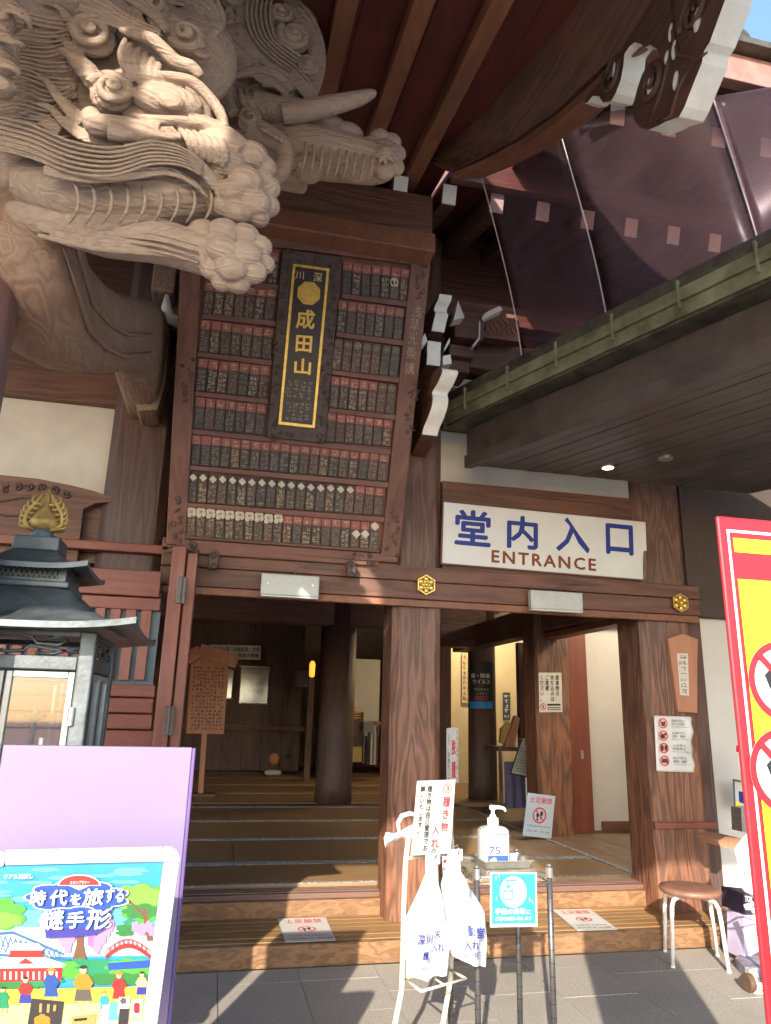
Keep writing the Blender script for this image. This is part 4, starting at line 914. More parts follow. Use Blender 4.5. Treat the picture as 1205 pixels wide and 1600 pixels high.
# candle stands inside
INOX = paint('tarnished candle holder', (.22,.22,.21), .5, .6, .2, 20)
for (cx_, cy_, h_, lb_) in ((-.86,3.02,.72,'slim candle holder nearest the left pane inside the bronze lantern'),(-.74,3.14,.60,'short slim candle holder in the middle of the bronze lantern'),(-.62,3.0,.64,'slim candle holder in front at the right inside the bronze lantern'),(-.70,3.22,.78,'tallest slim candle holder at the back of the bronze lantern'),(-.56,3.2,.55,'shortest candle holder at the right back corner of the bronze lantern')):
    cs = thing('candle_stand', lb_, 'candle holder', (cx_, cy_, zb+.02), 'candle holders inside the bronze lantern')
    b = MB(); b.tube([(cx_,cy_,zb+.022),(cx_+.01,cy_,zb+h_)], .009, 8); b.build('stem', INOX, cs); b = MB(); b.lathe([(.012,0),(.038,.012),(.042,.03),(.035,.03)], (cx_+.01,cy_,zb+h_), 16); b.build('cup', INOX, cs)
    b = MB(); b.tube([(cx_+.01,cy_,zb+h_+.015),(cx_+.01,cy_,zb+h_+.09)], .010, 8); b.build('candle', PLASTER, cs)
can = MB(); can.lathe([(.045,0),(.045,.30),(.02,.33),(.02,.37)], (-.90, 2.92, zb+.022), 20); tag(can.build('gas_canister', paint('white metal canister', (.5,.52,.52), .35, .3, .06, 20), None, smooth=True), 'small pale canister standing inside the bronze lantern', 'canister')
# ================================================================== PURPLE BOARD
PB_Y = 2.30
lav = paint('lavender board', (.19,.145,.255), .5, 0, .03, 3); lavd = paint('lavender board edge', (.12,.07,.24), .5, 0, .04, 6)
bx0, bx1 = A(5,1166,PB_Y).x, A(301,1166,PB_Y).x; bz = A(150,1166,PB_Y).z
BD = thing('lavender_board', 'plain lavender panel standing behind the poster stand', 'panel', ((bx0+bx1)/2, PB_Y, 0))
b = MB(); b.box(bx0, bx1, PB_Y, PB_Y+.03, .10, bz); b.build('panel', lav, BD, .003)
b = MB(); b.box(bx1+.0005, bx1+.010, PB_Y+.001, PB_Y+.031, .10, bz-.002); b.build('edge_strip', lavd, BD, .002)
for x in (bx0+.08, bx1-.08):
    b = MB(); b.box(x-.02, x+.02, PB_Y-.2, PB_Y+.25, 0, .03); b.box(x-.02, x+.02, PB_Y+.031, PB_Y+.06, .03, .5); b.build('foot', STEEL, BD, .004)
# ================================================================== POSTER STAND with printed picture
YP = 1.85
def Q(x, y, h=0): return A(x, y, YP-h)
AL = paint('satin aluminium frame', (.74,.74,.75), .3, .35, .04, 8)
PSD = thing('poster_stand', 'aluminium framed poster stand with colourful picture in front of the lavender panel', 'poster stand', (A(140,1500,YP).x, YP, 0))
ALW = paint('white frame strip', (.80,.80,.80), .35, .1, .03, 8)
fo = [(-40,1331),(0,1328.5),(258,1322)]; 
def fr_piece(name, q, h0, h1, mt, bev=.004):
    b = MB(); b.hexa([Q(x, y, h0) for x, y in q]+[Q(x, y, h1) for x, y in q]); return b.build(name, mt, PSD, bev)
fr_piece('frame_top', [(9,1328),(256,1323),(255.5,1346),(8,1352)], -.02, .014, ALW)
fr_piece('frame_top', [(-60,1332),(7,1330),(6,1354),(-60,1357)], -.02, .012, ALW)
b = MB(); cs_ = [(257,1323),(266,1323.5),(274,1328),(279,1337),(280,1347),(256,1346.5)]; b.prism([Q(x, y, -.02) for x, y in cs_], Q(250,1350,.014)-Q(250,1350,-.02)); b.build('frame_corner', AL, PSD, .003)
fr_piece('frame_side', [(256,1348),(280,1348.5),(238,1660),(214,1660)], -.02, .014, AL)
zb_ = Q(230,1660).z; xr_ = Q(250,1500).x
b = MB(); b.box(xr_-.07, xr_-.03, YP-.03, YP+.02, 0, zb_+.02); b.box(xr_-.07, xr_-.03, YP-.25, YP+.25, 0, .025); b.build('stand_leg', AL, PSD, .004)
b = MB(); x2 = Q(-200,1500).x; b.box(x2, x2+.04, YP-.03, YP+.02, 0, 1.0); b.box(x2, x2+.04, YP-.25, YP+.25, 0, .025); b.build('stand_leg', AL, PSD, .004)
fr_piece('frame_side', [(-200,1352),(-190,1352),(-235,1660),(-245,1660)], -.02, .014, AL)
COLS = ['#2fb4f2','#74d0f8','#d9f1fb','#5cc83a','#2f8f3c','#8fd04a','#8a5a3a','#c77fe0','#e9a3f0','#d42a2a','#f4f0e4','#e8e04a','#fff6a0','#1858c8','#3f3bb0','#f39a1e','#6b625a','#2255b0','#3a3030','#d8b066','#3f7ab0','#f0c9a0','#1a1a1a','#17a06a','#ffffff']
PM = [paint('poster colour %d' % i, tuple(v*.42 for v in lin(c)), .4, 0, .02, 20) for i, c in enumerate(COLS)]
art = MB(); LAY = [0]
def pp(pts, c):
    LAY[0] += 1; pts = [(min(x, 256-(y-1347)*.134), y) for x, y in pts]; art.add([Q(x, y, .002+LAY[0]*.00006) for x, y in pts], [tuple(range(len(pts)))], c)
def blob(cx, cy, rx, ry, c, lobes=7, amp=.14, ph=0):
    n = lobes*6; pp([(cx+rx*(1-amp+amp*abs(math.sin(lobes*t/2+ph))*1.6)*math.cos(t), cy+ry*(1-amp+amp*abs(math.sin(lobes*t/2+ph))*1.6)*math.sin(t)) for t in [2*math.pi*i/n for i in range(n)]], c)
pp([(-190,1350),(255,1347),(213,1660),(-235,1660)], 0)
for i in range(8): pp([(-230,1425+i*9),(246-i*1.2,1420+i*9),(245-i*1.2,1430+i*9),(-230,1436+i*9)], 1 if i < 3 else 2)
random.seed(5)
for i in range(22):
    x, y = random.uniform(-150,235), random.uniform(1358,1425); blob(x, y, random.uniform(18,38), random.uniform(2.5,4.5), 1, 5, .1, random.random())
for x in range(0, 95, 8): pp([(x,1462+x*.25),(x+1,1462+x*.25),(x+9,1488+x*.12),(x+8,1488+x*.12)], 20); pp([(x+8,1462+x*.25),(x+9,1462+x*.25),(x+1,1488+x*.12),(x,1488+x*.12)], 20)
pp([(-60,1486),(110,1498),(110,1501),(-60,1490)], 20); pp([(-60,1462),(20,1455),(60,1472),(100,1490),(100,1493),(58,1475),(20,1459),(-60,1466)], 20)
blob(-5, 1428, 45, 25, 3, 8); blob(5, 1438, 30, 12, 5, 6); pp([(-20,1445),(-5,1445),(-2,1480),(-18,1480)], 6)
blob(232, 1412, 48, 30, 3, 9); blob(215, 1402, 36, 20, 5, 7); blob(222, 1424, 30, 12, 4, 7); pp([(222,1420),(228,1418),(240,1470),(230,1470)], 6); pp([(200,1408),(203,1406),(226,1428),(224,1432)], 6)
blob(198, 1450, 17, 6, 4, 6); blob(205, 1441, 12, 5, 23, 5); blob(195, 1458, 14, 5, 4, 5)
pp([(118,1440),(132,1440),(130,1475),(136,1505),(112,1505),(120,1475)], 6)
blob(140, 1442, 32, 14, 4, 8)
for x, y, h in ((98,1465,22),(106,1476,24),(112,1462,18),(143,1465,26),(152,1476,24),(160,1460,28),(168,1450,24),(172,1445,18),(212,1448,14),(222,1453,16),(232,1448,14),(238,1455,12)): blob(x, y, 6.5, h*.62, 7 if (x % 2) else 8, 5, .16, x)
blob(130, 1512, 40, 14, 23, 9); blob(100, 1516, 34, 14, 3, 8); blob(170, 1512, 50, 12, 23, 9); blob(205, 1512, 40, 14, 3, 9); blob(20, 1536, 60, 12, 4, 9); blob(60, 1530, 40, 10, 23, 8); blob(190, 1530, 60, 10, 4, 10)
pp([(168,1505),(245,1500),(243,1512),(170,1516)], 13)
b0 = [(165+i*7, 1492-18*math.sin(math.pi*i/10)) for i in range(11)]; pp(b0+[(x, y+7) for x, y in b0[::-1]], 9)
for i in range(1, 10): x, y = b0[i]; pp([(x-.8,y-7),(x+.8,y-7),(x+.8,y+2),(x-.8,y+2)], 9)
pp([(x, y-7) for x, y in b0]+[(x, y-5.4) for x, y in b0[::-1]], 9)
pp([(-40,1510),(10,1496),(40,1492),(72,1496),(104,1507),(96,1513),(-40,1518)], 10); pp([(-40,1514),(98,1512),(96,1532),(-40,1536)], 9); pp([(18,1478),(64,1478),(68,1496),(14,1496)], 9); pp([(12,1482),(22,1474),(60,1474),(70,1482),(66,1485),(16,1485)], 10); pp([(28,1506),(40,1497),(54,1506)], 9)
for x in range(-30, 96, 9): pp([(x,1518),(x+3,1518),(x+3,1531),(x,1531)], 10)
pp([(-240,1548),(60,1545),(232,1541),(228,1570),(-240,1580)], 11); pp([(-240,1576),(228,1566),(222,1600),(-240,1610)], 12); pp([(-240,1606),(223,1596),(213,1660),(-240,1660)], 24)
def fig(x, y, s_, robe, low, hat=None, skin=21):       # a small printed figure
    pp([(x-3*s_,y+16*s_),(x-1*s_,y+16*s_),(x-2*s_,y+24*s_),(x-4*s_,y+24*s_)], skin); pp([(x+2*s_,y+16*s_),(x+4*s_,y+16*s_),(x+6*s_,y+23*s_),(x+4*s_,y+24*s_)], skin)
    pp([(x-5*s_,y+6*s_),(x+5*s_,y+6*s_),(x+7*s_,y+17*s_),(x-7*s_,y+17*s_)], low); pp([(x-4*s_,y-4*s_),(x+4*s_,y-4*s_),(x+8*s_,y+3*s_),(x+5*s_,y+8*s_),(x-5*s_,y+8*s_),(x-8*s_,y+3*s_)], robe)
    blob(x, y-7*s_, 2.8*s_, 3.2*s_, skin, 3, .02); blob(x, y-9.4*s_, 2.9*s_, 1.4*s_, 22, 3, .02)
    if hat is not None: pp([(x-6*s_,y-8.5*s_),(x,y-12*s_),(x+6*s_,y-8.5*s_)], hat)
fig(40, 1542, 1.5, 9, 14); fig(80, 1530, 1.6, 17, 17, 15); fig(130, 1530, 2.0, 15, 16); fig(186, 1535, 1.5, 9, 9, 15); fig(163, 1560, 1.0, 0, 0, 15); fig(222, 1532, 1.3, 21, 14); fig(5, 1555, 1.2, 23, 23)
pp([(50,1560),(100,1565),(90,1640),(36,1640)], 18); blob(66, 1597, 13, 12, 15, 6, .1); pp([(62,1568),(66,1568),(65,1582),(61,1582)], 19); pp([(74,1569),(78,1569),(77,1582),(73,1582)], 19); pp([(84,1570),(88,1570),(87,1580),(83,1580)], 19)
pp([(112,1588),(150,1584),(148,1640),(108,1640)], 19)
for (x, y, c) in ((160,1570,2),(172,1566,1),(186,1558,10),(206,1562,10)): pp([(x,y),(x+18,y-1),(x+15,y+28),(x-3,y+28)], c)
pp([(187,1576),(202,1576),(199,1606),(184,1606)], 18); blob(214, 1575, 5, 9, 9, 4); blob(193, 1564, 5, 5, 16, 5); pp([(116,1592),(136,1590),(136,1594),(116,1596)], 22)
# title cloud
blob(121, 1402, 80, 26, 24, 9, .1); blob(121, 1402, 77, 24, 13, 9, .1); blob(119, 1438, 56, 22, 24, 7, .1); blob(119, 1438, 53, 20, 13, 7, .1); pp([(70,1450),(168,1450),(150,1460),(120,1464),(72,1466)], 14)
n = 12; pp([(124+34*math.cos(math.pi+math.pi*i/n), 1384+18*math.sin(math.pi+math.pi*i/n)) for i in range(n+1)], 24); pp([(124+31*math.cos(math.pi+math.pi*i/n), 1383+15*math.sin(math.pi+math.pi*i/n)) for i in range(n+1)], 9)
pp([(108,1384),(140,1384),(124,1391)], 24)
art.build('printed_picture', PM, PSD)
def qtext(t, x0, y0, x1, y1, mat, bold=0.03, lay=.020, parent=None, Y=None):
    Y = Y or YP-lay; tl, tr, bl = A(x0,y0,Y), A(x1,y0,Y), A(x0,y1,Y); c = A((x0+x1)/2,(y0+y1)/2,Y)
    return letters('lettering', t, c, (1,0,0), (0,0,1), abs(tr.x-tl.x), abs(tl.z-bl.z), mat, parent or PSD, bold, proud=.001)
for t_, x0, y0, x1, y1 in (('時',48,1391,72,1415),('代',78,1390,106,1415),('を',110,1396,127,1414),('旅',130,1388,162,1415),('する',165,1387,194,1410)): qtext(t_, x0, y0, x1, y1, WHITEI, .05)
for t_, x0, y0, x1, y1 in (('謎',64,1421,100,1453),('手',104,1424,132,1450),('形',136,1420,172,1452)): qtext(t_, x0, y0, x1, y1, WHITEI, .05)
qtext('リアル宝探し', 7, 1365, 52, 1373, WHITEI, .03); qtext('スタンプラリー', 110, 1376, 140, 1381, WHITEI, .02)
# ================================================================== SHOE BAG RACK
YR = 3.28
def G(x, y, Y=YR): return A(x, y, Y)
RK = thing('shoe_bag_rack', 'cream tube rack with sign and hanging white shoe bags beside the cart', 'rack', (.95, 3.4, 0))
def tubeR(pts, r=.011, nm='tube', par=None): 
    b = MB(); b.tube(pts, r, 10); return b.build(nm, CREAM, par or RK, smooth=True)
lf = G(606,1655); lf.z = max(lf.z, 0); 
tubeR([Vector((G(616,1600).x-.03, YR, .0)), G(619,1590), G(628,1545), G(630,1480), G(631,1420), G(634,1345), G(638,1312), G(648,1290), G(662,1280,3.36)], .0115, 'side_tube')
tubeR([Vector((G(690,1600,3.42).x-.02, 3.42, .0)), G(694,1590,3.42), G(704,1530,3.42), G(706,1470,3.42), G(706,1420,3.42), G(707,1345,3.42), G(706,1312,3.42), G(698,1290,3.42), G(662,1280,3.36)], .0115, 'side_tube')
tubeR([G(636,1341), G(706,1335,3.42)], .006, 'cross_wire')
tray = [G(634,1530), G(658,1549,3.13), G(728,1529,3.22), G(705,1516,3.4)]
for i in range(4): tubeR([tray[i], tray[(i+1) % 4]], .005, 'tray_wire')
tubeR([(tray[0]+tray[3])/2, (tray[1]+tray[2])/2], .004, 'tray_wire'); tubeR([tray[3], G(706,1516,3.42)], .005, 'tray_wire'); tubeR([Vector((.93,3.3,.02)), Vector((1.05,3.42,.02))], .009, 'foot_tube')
S1 = Sheet(G(652,1220), G(712,1218), G(642,1337,3.24))
b = MB(); b.hexa([S1.P(0,1,-.006),S1.P(1,1,-.006),S1.P(1,1,0),S1.P(0,1,0),S1.P(0,0,-.006),S1.P(1,0,-.006),S1.P(1,0,0),S1.P(0,0,0)]); sgn = b.build('sign_board', paint('cream sign face', (.42,.405,.365), .5, 0, .05, 6), RK, .002)
b = MB(); S1.disc(b, .80, .12, .021, 0, .0012, 24, .0175); b.build('ring', REDI, sgn); S1.text('lettering', '3', .755, .075, .845, .165, REDI, sgn, .02)
for t_, x0, y0, x1, y1 in (('履',.70,.24,.90,.38),('き',.72,.41,.88,.54),('物',.70,.58,.88,.71),('入',.48,.62,.66,.74),('れ',.48,.79,.68,.92)): S1.text('lettering', t_, x0, y0, x1, y1, REDI, sgn, .06)
S1.text('lettering', '履き物は自己管理でお', .28, .08, .41, .95, BLACK, sgn, .07, vertical=True); S1.text('lettering', '願いいたします。', .10, .08, .23, .72, BLACK, sgn, .07, vertical=True)
BAGM = paint('white polythene bag', (.56,.56,.58), .3, 0, .05, 14, .6, 28); BAGM.node_tree.nodes['Principled BSDF'].inputs['Subsurface Weight'].default_value = 0.0
def bagdepth(X, Z, cx, amp, ph, fine=True): 
    base = amp*(.6+.4*math.cos((X-cx)*14)) + .010*math.sin((X-cx)*33-Z*20+ph*2)
    if not fine: return base+.035
    return amp*(.6+.4*math.cos((X-cx)*14)) + (.020*math.sin((X-cx)*55+Z*7+ph) + .016*math.sin((X-cx)*33-Z*20+ph*2))*.9 + .02*noise.noise(Vector((X*22, Z*9, ph))) + .022*abs(noise.noise(Vector((X*30+Z*12, Z*22, ph+5))))+ .012*abs(noise.noise(Vector((X*60, Z*45, ph+9))))
def bag(name, Lp, Rp, Y, amp, ph, lab, texts=()):
    L_ = [A(x, y, Y) for x, y in Lp]; R2 = [A(x, y, Y) for x, y in Rp]; cx = sum(p.x for p in L_+R2)/(len(L_)*2)
    Bg = thing(name, lab, 'bag', (cx, Y, min(p.z for p in L_)), 'white shoe bags hanging on the cream rack')
    def f(u, v, back=False):
        p = bez(L_, v).lerp(bez(R2, v), u); d = bagdepth(p.x, p.z, cx, amp, ph)*min(1, v*3+.15)*(math.sin(math.pi*min(max(u,.0),1))**.4 if True else 1)
        return Vector((p.x, Y-d if not back else Y+.35*abs(d)+.004, p.z))
    b = MB(); b.grid(lambda u, v: f(u, v), 26, 40); b.grid(lambda u, v: f(1-u, v, True), 26, 40); b.build('bag_body', BAGM, Bg, smooth=True)
    top = (L_[0]+R2[0])/2; w2 = (R2[0]-L_[0]).length/2
    b = MB(); b.obox(top+Vector((0,-.02,-.005)), (w2*1.15,0,0), (0,.004,0), (0,0,.022)); b.build('folded_top', BAGM, Bg, .002)
    b = MB(); b.tube([top+Vector((0,0,.02)), top+Vector((.004,-.03,.035)), top+Vector((.006,-.045,.015)), top+Vector((.004,-.035,-.002))], .003, 6); b.build('hook', STEEL, Bg, smooth=True)
    for (t_, x0, y0, x1, y1, mt, bo) in texts:
        o = qtext(t_, x0, y0, x1, y1, mt, bo, parent=Bg, Y=Y)
        bm = bmesh.new(); bm.from_mesh(o.data); bmesh.ops.triangulate(bm, faces=bm.faces); bmesh.ops.subdivide_edges(bm, edges=[e for e in bm.edges if e.calc_length() > .006], cuts=1); bm.to_mesh(o.data); bm.free()
        M0 = WM[o.name]
        sl = (R2[-1].z-L_[-1].z)*.0
        for v in o.data.vertices:
            X, Z = v.co.x, v.co.z; d = bagdepth(X, Z, cx, amp, ph, False); v.co.y += -d
NB = ink('bag blue print', '#1d2f7c')
bag('shoe_bag', [(665,1337),(665,1366),(650,1400),(634,1435),(634,1493),(636,1528)], [(684,1339),(685,1382),(692,1411),(697,1435),(705,1467),(698,1520)], 3.22, .035, .4, 'white shoe bag hanging at the front left of the cream rack',
    [('深',645,1452,656,1468,NB,.04),('川',658,1451,668,1466,NB,.04),('不',670,1447,681,1462,NB,.04),('履',653,1479,663,1492,NB,.04),('入れ',667,1466,687,1480,NB,.04),('濡らさぬようご注意下さい',660,1486,694,1496,NB,0),('深川不動堂',642,1503,660,1509,NB,0)])
bag('shoe_bag', [(701,1331),(697,1353),(689,1382),(697,1432),(700,1467),(707,1493)], [(719,1333),(719,1361),(738,1392),(757,1424),(761,1467),(759,1511)], 3.17, .035, 2.1, 'white shoe bag with blue kanji hanging at the right end of the rack',
    [('動',723,1439,733,1455,NB,.04),('堂',735,1441,748,1457,NB,.04),('入れ',716,1461,739,1475,NB,.04),('注意の上ご使用下さい',712,1478,750,1491,NB,0)])
# red striped strip hanging between the bags
b = MB(); b.prism([A(x, y, 3.25) for x, y in [(691,1338),(700,1338),(702,1376),(693,1376)]], (0,.004,0)); hs = b.build('hanging_strip', WHITEP, RK)
for y in (1344, 1356, 1368):
    b = MB(); b.add([A(x, yy, 3.246) for x, yy in [(692.5,y),(699.5,y-2),(700.5,y+3),(693,y+5)]], [(0,1,2,3)]); b.build('stripe', REDI, hs)
# crumpled bag tied at the left of the rack
TB = thing('tied_plastic_bag', 'crumpled white plastic bag tied to the left of the rack', 'bag', A(630,1310,3.3))
Lp, Rp = [(652,1288),(640,1290),(628,1297),(616,1302),(603,1300)], [(650,1318),(640,1313),(628,1308),(616,1314),(602,1324)]
L_, R2 = [A(x, y, 3.3) for x, y in Lp], [A(x, y, 3.3) for x, y in Rp]
def ft(u, v, s_=1):
    p = bez(L_, v).lerp(bez(R2, v), u); d = .03*math.sin(math.pi*u)*(.4+.6*abs(math.cos(v*2.6))) + .008*noise.noise(Vector((p.x*60, p.z*60, s_))); return Vector((p.x, p.y-s_*d, p.z))
b = MB(); b.grid(lambda u, v: ft(u, v), 14, 24); b.grid(lambda u, v: ft(1-u, v, -1), 14, 24); b.build('bag_body', BAGM, TB, smooth=True)
b = MB(); b.tube([A(x, y, 3.29) for x, y in [(624,1300),(622,1286),(628,1275),(640,1271),(650,1273),(652,1284)]], [.008,.010,.011,.010,.010,.008], 8, flat=.35); b.build('handle', BAGM, TB, smooth=True)
# ================================================================== WIRE CART with tray, sanitiser and poster
CT = thing('wire_shelf_cart', 'grey wire shelf cart carrying the hand sanitiser in front of the step', 'cart', (1.3, 3.4, 0))
cx0, cx1, cy0, cy1 = A(745,1362,3.2).x, A(858,1362,3.2).x, 3.2, 3.56
zc = A(800,1368,3.2).z
ztp = zc+.035
for (x, y) in ((cx0,cy0),(cx1,cy0),(cx0,cy1),(cx1,cy1)):
    b = MB(); b.tube([(x,y,0),(x,y,ztp)], .0125, 12); po = b.build('post', POLE, CT, smooth=True)
    b = MB(); b.tube([(x,y,ztp-.045),(x,y,ztp-.005)], .017, 12); b.tube([(x,y,ztp),(x,y,ztp+.008)], [.014,.009], 12); b.build('collar', STEEL, po, smooth=False)
    for k in range(1, 14):
        z = k*.05
        if z < ztp-.06: b = MB(); b.tube([(x,y,z-.0012),(x,y,z+.0012)], .0129, 12); b.build('notch', BLACK, po)
b = MB(); b.box(cx0, cx1, cy0, cy1, zc-.006, zc-.002)
SHM = paint('stained clear shelf mat', (.50,.45,.36), .3, .1, .35, 14, .1, 40, (.24,.19,.14)); b.build('shelf_mat', SHM, CT)
b = MB()
for (p, q) in (((cx0,cy0),(cx1,cy0)),((cx0,cy1),(cx1,cy1)),((cx0,cy0),(cx0,cy1)),((cx1,cy0),(cx1,cy1))):
    for dz in (-.004, -.030): b.tube([(p[0],p[1],zc+dz),(q[0],q[1],zc+dz)], .0035, 6)
    nseg = 12
    zz = [Vector((p[0]+(q[0]-p[0])*i/nseg, p[1]+(q[1]-p[1])*i/nseg, zc+(-.004 if i % 2 else -.030))) for i in range(nseg+1)]; b.tube(zz, .0022, 5)
o = b.build('shelf_rim', STEEL, CT, smooth=True)
for z in (.18,):
    b = MB()
    for (p, q) in (((cx0,cy0),(cx1,cy0)),((cx0,cy1),(cx1,cy1)),((cx0,cy0),(cx0,cy1)),((cx1,cy0),(cx1,cy1))): b.tube([(p[0],p[1],-.3+z*0),(q[0],q[1],-.3)], .003, 5)
# tray
TY = Vector((A(785,1345,3.41).x, 3.41, zc+.001))
b = MB(); w2, d2, h2 = .125, .09, .035
def ring(w, d, z, r, n=6):
    o = []
    for (sx, sy, a0) in ((1,1,0),(-1,1,90),(-1,-1,180),(1,-1,270)):
        for i in range(n+1): a = R_(a0+90*i/n); o.append(Vector((TY.x+sx*(w-r)+math.cos(a)*r, TY.y+sy*(d-r)+math.sin(a)*r, TY.z+z)))
    return o
rings_ = [ring(w2*.88,d2*.86,0,.02), ring(w2*.98,d2*.97,h2,.022), ring(w2*1.06,d2*1.08,h2+.001,.025), ring(w2*1.06,d2*1.08,h2-.003,.025), ring(w2*.96,d2*.95,h2-.004,.022), ring(w2*.86,d2*.84,.004,.02)]
n = len(rings_[0]); vs = [p for r in rings_ for p in r]; fs = [(i*n+j, i*n+(j+1)%n, (i+1)*n+(j+1)%n, (i+1)*n+j) for i in range(5) for j in range(n)]; fs += [tuple(range(n))[::-1], tuple(5*n+j for j in range(n))]
b.add(vs, fs); tag(b.build('steel_tray', STEEL, None, smooth=False), 'shallow stainless steel tray on the wire cart shelf', 'tray')
# bottle
BO = Vector((A(771,1330,3.41).x, 3.41, zc+.006)); hb = A(771,1258,3.41).z-BO.z
SB = thing('sanitiser_bottle', 'clear pump bottle of hand sanitiser standing in the steel tray', 'bottle', BO)
CLR = paint('translucent bottle plastic', (.80,.82,.80), .18, 0, .02, 8); CLR.node_tree.nodes['Principled BSDF'].inputs['Transmission Weight'].default_value = .55
b = MB(); hw, hd, hs_ = .072, .046, hb*.66
prof_ = [(.94,0),(1,.012),(1,hs_*.78),(.97,hs_*.88),(.78,hs_*.955),(.42,hs_*.99),(.30,hs_)]
vs = []; nn = 28
for s_, z in prof_:
    for j in range(nn):
        a = 2*math.pi*j/nn; ca, sa = math.cos(a), math.sin(a); vs.append((BO.x+math.copysign(abs(ca)**.55, ca)*hw*s_, BO.y+math.copysign(abs(sa)**.6, sa)*hd*min(1, s_+ (1-s_)*.2), BO.z+z))
fs = [(i*nn+j, i*nn+(j+1)%nn, (i+1)*nn+(j+1)%nn, (i+1)*nn+j) for i in range(len(prof_)-1) for j in range(nn)]+[tuple(range(nn))[::-1], tuple((len(prof_)-1)*nn+j for j in range(nn))]
b.add(vs, fs); b.build('bottle_body', CLR, SB, smooth=True)
PW = paint('white pump plastic', (.86,.86,.85), .3, 0, .02, 20)
b = MB(); b.lathe([(.024,hs_),(.026,hs_+.002),(.026,hs_+.03),(.017,hs_+.033),(.012,hs_+.045),(.008,hs_+.047),(.008,hb*.93),(.016,hb*.93),(.016,hb*.985),(.012,hb)], BO, 20); pmp = b.build('pump', PW, SB, smooth=False)
b = MB(); b.tube([BO+Vector((0,-.0,hb*.965)), BO+Vector((.03,-.01,hb*.965)), BO+Vector((.05,-.015,hb*.95)), BO+Vector((.056,-.017,hb*.90))], [.009,.008,.007,.006], 8); b.build('nozzle', PW, pmp, smooth=True)
LB = Sheet(BO+Vector((-.048,-hd-.002,hs_*.80)), BO+Vector((.056,-hd-.002,hs_*.80)), BO+Vector((-.048,-hd-.002,.010)))
b = MB(); LB.rect(b, 0, 0, 1, 1, 0, 0); lab_ = b.build('label', WHITEI, SB)
SKY = ink('label blue', '#2f58b8'); b = MB(); LB.rect(b, .02, 0, .98, .03, 0, .0006); LB.rect(b, .03, .72, .97, .98, 0, .0006); b.build('label_band', SKY, lab_)
LB.text('lettering', 'アルコール', .22, .18, .80, .26, GREYI, lab_, .01, .0012); LB.text('lettering', 'ハンドスプレー', .10, .29, .92, .37, GREYI, lab_, .01, .0012); LB.text('lettering', '75', .08, .42, .62, .68, NAVY, lab_, .02, .0012); LB.text('lettering', '%', .68, .50, .95, .68, GREYI, lab_, 0, .0012)
b = MB(); LB.poly(b, [(.12,.92),(.12,.85),(.26,.82),(.30,.78),(.40,.80),(.42,.88),(.48,.9),(.48,.94),(.2,.95)], 0, .0012); b.build('label_picture', WHITEI, lab_)
# poster on the cart
YC = cy0-.024
PO = Sheet(A(766,1363,YC), A(838.5,1363,YC), A(766,1449,YC))
PT = thing('hand_washing_poster', 'blue hand disinfection poster hanging on the front of the wire cart', 'poster', PO.P(.5,1))
b = MB(); b.hexa([PO.P(0,1,-.003),PO.P(1,1,-.003),PO.P(1,1,0),PO.P(0,1,0),PO.P(0,0,-.003),PO.P(1,0,-.003),PO.P(1,0,0),PO.P(0,0,0)]); b.build('sheet', WHITEP, PT)
CY = ink('poster sky blue', '#2fb2e4'); b = MB(); PO.rect(b, .035, .03, .965, .94, 0, .0008); b.build('blue_field', CY, PT)
b = MB(); PO.disc(b, .49, .36, .060, 0, .0014, 32); b.build('white_disc', WHITEI, PT)
b = MB(); PO.poly(b, [(.27,.52),(.27,.34),(.31,.29),(.34,.27),(.34,.23),(.42,.23),(.42,.27),(.45,.29),(.49,.34),(.49,.52)], 0, .0020); PO.bar(b, .36,.23,.36,.16,.006,0,.0020); PO.bar(b,.34,.155,.55,.15,.007,0,.0020); b.build('printed_bottle', CY, PT)
b = MB(); PO.rect(b, .30, .36, .46, .49, 0, .0026); PO.poly(b, [(.33,.29),(.43,.29),(.45,.33),(.31,.33)], 0, .0026); b.build('printed_bottle_label', WHITEI, PT)
b = MB()
for q in ([(.50,.42),(.58,.30),(.66,.28),(.72,.33),(.78,.40),(.74,.50),(.64,.53),(.52,.49)],):
    for i in range(len(q)): PO.bar(b, *q[i], *q[(i+1) % len(q)], .0022, 0, .0020)
for yy in (.36,.40,.44): PO.bar(b, .56, yy+.02, .72, yy-.03, .0018, 0, .0020)
b.build('printed_hand', GREYI, PT)
b = MB()
for (x, y, r) in ((.12,.11,.006),(.18,.07,.004),(.84,.5,.006),(.90,.55,.004),(.13,.48,.005)): PO.poly(b, [(x,y-r*9),(x+r*2,y),(x,y+r*9),(x-r*2,y)], 0, .0018)
o = b.build('sparkles', WHITEI, PT); o['kind'] = 'stuff'
PO.text('lettering', '手指の消毒', .10, .66, .74, .77, WHITEI, PT, .05, .0020); PO.text('lettering', 'に', .76, .69, .86, .77, WHITEI, PT, .02, .0020); PO.text('lettering', 'ご協力お願い致します', .10, .81, .88, .88, WHITEI, PT, .05, .0020)
